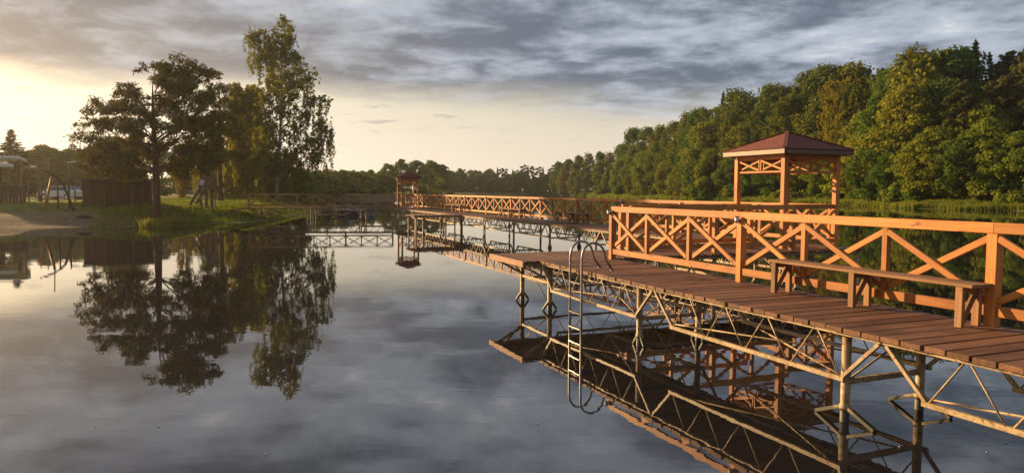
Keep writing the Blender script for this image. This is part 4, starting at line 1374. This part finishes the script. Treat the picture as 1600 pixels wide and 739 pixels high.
# cars
def car(loc, rz, paint, label):
    th = thing('parked_car', loc, label, 'car', 'cars parked behind the beach', rz)
    M = WM[th]
    def add(nm, V, F, mt, par=th, sm=False):
        return link(nm, mesh_from(V, F, mt, sm, nm), M.copy(), par)
    prof = [(-2.1, .35), (-2.1, .85), (-1.9, .95), (-1.45, 1.0), (-1.0, 1.42), (.35, 1.45), (1.05, 1.0), (1.85, .88), (2.1, .65), (2.1, .35)]
    V = []
    for y, f in ((-.82, 1), (.82, 1)):
        V += [(x, y * (.86 if z > 1.1 else 1), z) for x, z in prof]
    n = len(prof)
    F = [tuple(range(n)), tuple(range(2 * n - 1, n - 1, -1))] + [(i, n + i, n + (i + 1) % n, (i + 1) % n) for i in range(n)]
    add('body', V, F, paint)
    for sy in (-1, 1):
        w = [(-1.28, .99), (-.95, 1.36), (-.4, 1.38), (-.4, .99)]; w2 = [(-.32, .99), (-.32, 1.38), (.28, 1.38), (.85, .99)]
        for ww in (w, w2):
            V = [(x, sy * (.83 if z < 1.1 else .725), z) for x, z in ww]
            add('side_window', V, [(0, 1, 2, 3)], M_GLASS)
    add('rear_window', [(-1.42, -.66, 1.04), (-1.42, .66, 1.04), (-1.07, .6, 1.385), (-1.07, -.6, 1.385)], [(0, 1, 2, 3)], M_GLASS)
    for x in (-1.35, 1.3):
        for sy in (-1, 1):
            b_ = MB(); b_.tube([M @ Vector((x, sy * .70, .32)), M @ Vector((x, sy * .86, .32))], .32, 16)
            w = b_.build('wheel', M_TYRE, th)
            b_ = MB(); b_.tube([M @ Vector((x, sy * .80, .32)), M @ Vector((x, sy * .87, .32))], .19, 12); b_.build('rim', M_LAMP, w)
    for sy in (-.68, .68):
        b_ = MB(); b_.bar(M @ Vector((-2.115, sy - .12, .76)), M @ Vector((-2.115, sy + .12, .76)), .03, .14); b_.build('tail_light', M_LIGHTRED, th)
        b_ = MB(); b_.bar(M @ Vector((2.05, sy - .14, .72)), M @ Vector((2.05, sy + .14, .72)), .06, .12); b_.build('headlight', M_GLASSY, th)


car(on(96, 74), R(172), M_CARWHITE, 'pale car parked behind the slanting log, left of the shed')
car(on(301, 104), R(10), M_CARBLUE, 'blue-grey car parked far behind, just left of the climbing frame')
car(on(122, 88), R(160), M_CARBLUE, 'dark car half hidden at the left end of the shed')

# flags and poles
def flag(x, D, y0, y1, mt, label, w=.35, pole=0):
    k = D / FPX; g = on(x, D)
    Z = lambda y: (298 - y) * k + CAM_Z
    th = thing('beach_flag', g, label, 'flag', 'flags behind the beach')
    tube_obj('pole', [(g.x, g.y, g.z - .1), (g.x, g.y, Z(y0) + pole)], .03, M_GREYWOOD, th, 6)
    n = 6; V = []
    for i in range(n + 1):
        f = i / n; zz = Z(y0) + (Z(y1) - Z(y0)) * f
        for e in (0, .5, 1):
            V.append((g.x + .03 + w * e * (.75 + .25 * math.sin(f * 3)), g.y + .09 * math.sin(f * 7 + e * 4), zz))
    F = [(i * 3 + j, i * 3 + j + 1, i * 3 + j + 4, i * 3 + j + 3) for i in range(n) for j in (0, 1)]
    V2 = V + [(a, b_ + .012, c) for a, b_, c in V]; m_ = len(V)
    F2 = F + [tuple(reversed([q + m_ for q in f])) for f in F]
    link('flag_cloth', mesh_from([Vector(v) - g for v in V2], F2, mt, True), Matrix.Translation(g), th)


flag(142, 60, 254, 272, M_WHITE, 'tall white flag showing above the left end of the shed roof', .22)
flag(149, 61, 261, 272, M_RED, 'red flag just right of the white one above the shed roof', .16)
flag(57, 62, 269, 277, M_RED, 'small red flag near the pavilion, left of the mast', .22)


def pole(x, D, y, label, name='pole', lamp=False):
    k = D / FPX; g = on(x, D); z = (298 - y) * k + CAM_Z
    th = thing(name, g, label, 'pole', 'thin poles behind the beach')
    tube_obj('shaft', [(g.x, g.y, g.z - .1), (g.x, g.y, z)], [.07, .04], M_GREYWOOD, th, 8)
    if lamp:
        beam('lamp_head', (g.x - .05, g.y, z - .02), (g.x + .75, g.y, z + .06), .2, .1, M_LAMP, th)
    else:
        tube_obj('pole_cap', [(g.x, g.y, z), (g.x, g.y, z + .05)], .06, M_DARKMETAL, th, 8)


pole(61, 66, 256, 'bare wooden pole right of the pavilion')
pole(72, 70, 250, 'thin pole just left of the beach mast')
pole(109, 68, 257, 'street lamp standing left of the shed', 'street_lamp', True)
for i, x in enumerate((46, 63, 66, 118)):
    pole(x, 63, 276 + i * 3, ('short post beside the pavilion fence', 'short post right of the bare wooden pole', 'lower short post right of the bare wooden pole', 'short post at the left end of the shed')[i], 'post')

# log at the waterline, floating raft with boats behind the footbridge
g = on(131, 47.2)
b_ = MB(); b_.tube([(g.x - .55, g.y, g.z + .05), (g.x - .1, g.y + .05, g.z + .12), (g.x + .5, g.y, g.z + .07)], [.08, .13, .07], 9)
for a_ in ((-.2, .3), (.15, .28)): b_.tube([(g.x + a_[0], g.y, g.z + .1), (g.x + a_[0] + .12, g.y - .1, g.z + a_[1])], [.04, .015], 6)
o = b_.build('driftwood', M_BARK, base=g, smooth=True)
tag(o, 'dark driftwood lump on the sandy beach', 'driftwood')

D = 70.0
X = lambda x: (x - 800) / FPX * D
rf = thing('raft', (X(540), D, 0), 'long dark floating raft moored behind the footbridge', 'raft')
for i in range(5):
    beam('deck_board', (X(507), D - .7 + i * .34, .42), (X(574), D - .7 + i * .34, .42), .32, .05, M_SHEDWOOD, rf)
for x in (512, 533, 552, 570):
    b_ = MB(); b_.tube([(X(x), D - .8, .12), (X(x), D + .8, .12)], .26, 12); b_.build('float_drum', M_DARKMETAL, rf)
for x in (532, 558):
    beam('mooring_post', (X(x), D - .8, .4), (X(x), D - .8, 1.0), .08, .08, M_BENCH, rf, up=Vector((0, 1, 0)))


def pedal_boat(x, y, mt, label, rz):
    th = thing('pedal_boat', (X(x), y, .0), label, 'boat', 'boats by the raft', rz)
    M = WM[th]
    prof = [(-1.25, .30, .42), (-1.1, .10, .5), (.6, .06, .52), (1.15, .22, .36), (1.4, .42, .12)]
    V = []; F = []
    for sy in (-.42, .42):
        k0 = len(V)
        for xx, zb, w in prof:
            V += [(xx, sy - w * .42, zb + .34), (xx, sy - w * .3, zb - .12), (xx, sy + w * .3, zb - .12), (xx, sy + w * .42, zb + .34)]
        for i in range(len(prof) - 1):
            for j in range(4):
                F.append((k0 + i * 4 + j, k0 + i * 4 + (j + 1) % 4, k0 + i * 4 + 4 + (j + 1) % 4, k0 + i * 4 + 4 + j))
        F += [(k0, k0 + 1, k0 + 2, k0 + 3), tuple(k0 + len(prof) * 4 - 4 + j for j in (3, 2, 1, 0))]
    hu = link('hull', mesh_from(V, F, mt), M.copy(), th)
    for sy in (-.33, .33):
        b_ = MB(); b_.bar(M @ Vector((-.75, sy, .56)), M @ Vector((-.25, sy, .52)), .5, .12); b_.bar(M @ Vector((-.98, sy, 1.0)), M @ Vector((-.78, sy, .60)), .5, .09)
        b_.build('seat', mt, th)
    b_ = MB(); b_.bar(M @ Vector((-.9, 0, .47)), M @ Vector((.7, 0, .47)), 1.1, .06); b_.build('deck', M_WHITE, th)


pedal_boat(529, D + 2.3, M_YELLOW, 'ochre pedal boat behind the raft, left one', R(15))
pedal_boat(553, D + 2.2, M_BLUE, 'dark blue pedal boat behind the raft, right one', R(-8))

# bits drifting on the water
for i, (x, y, s) in enumerate([(238, 675, .035), (408, 720, .025), (1560, 712, .03), (1590, 696, .04), (1420, 704, .03), (137, 676, .02), (843, 668, .03)]):
    v = (y - 298.0) / FPX
    D = CAM_Z / math.tan(math.atan(v))
    p = Vector(((x - 800) / FPX * D, D, .003))
    s *= .2; r_ = random.Random(i); n = 7
    V = [(p.x + s * (1 + .5 * r_.random()) * math.cos(k * 6.283 / n) * 1.4, p.y + s * (1 + .5 * r_.random()) * math.sin(k * 6.283 / n), .006) for k in range(n)]
    V = [Vector(q) - p for q in V]
    V2 = V + [q * .7 + Vector((0, 0, .008)) for q in V]
    F = [tuple(range(n, 2 * n))] + [(k, (k + 1) % n, n + (k + 1) % n, n + k) for k in range(n)]
    o = link('floating_leaf', mesh_from(V2, F, M_DRIFT), Matrix.Translation(p))
    tag(o, ['pale leaf floating below the tree reflections at the left', 'tiny leaf floating near the bottom edge, left of centre', 'leaf floating under the right end of the pier', 'leaf floating at the right frame edge', 'leaf floating right of the ringed pile', 'tiny speck floating left of the pale leaf',
            'leaf floating below the tip of the pier reflection'][i], 'leaf', 'leaves floating on the lake')

# ------------------------------------------------------------------ thin scattering air, added to imitate lens glare from the low sun
hm = bpy.data.materials.new('haze'); hm.use_nodes = True
nt = hm.node_tree; nt.nodes.clear()
pv = nt.nodes.new('ShaderNodeVolumePrincipled')
pv.inputs['Color'].default_value = (.96, .93, .88, 1)
pv.inputs['Density'].default_value = .00024
pv.inputs['Anisotropy'].default_value = .72
ho = nt.nodes.new('ShaderNodeOutputMaterial')
nt.links.new(pv.outputs[0], ho.inputs['Volume'])
b_ = MB(); b_.box((-1560, -660, -3.6), (1560, 1660, 36))
o = b_.build('haze', hm)
tag(o, 'thin warm evening haze over the lake', 'haze', kind='stuff')
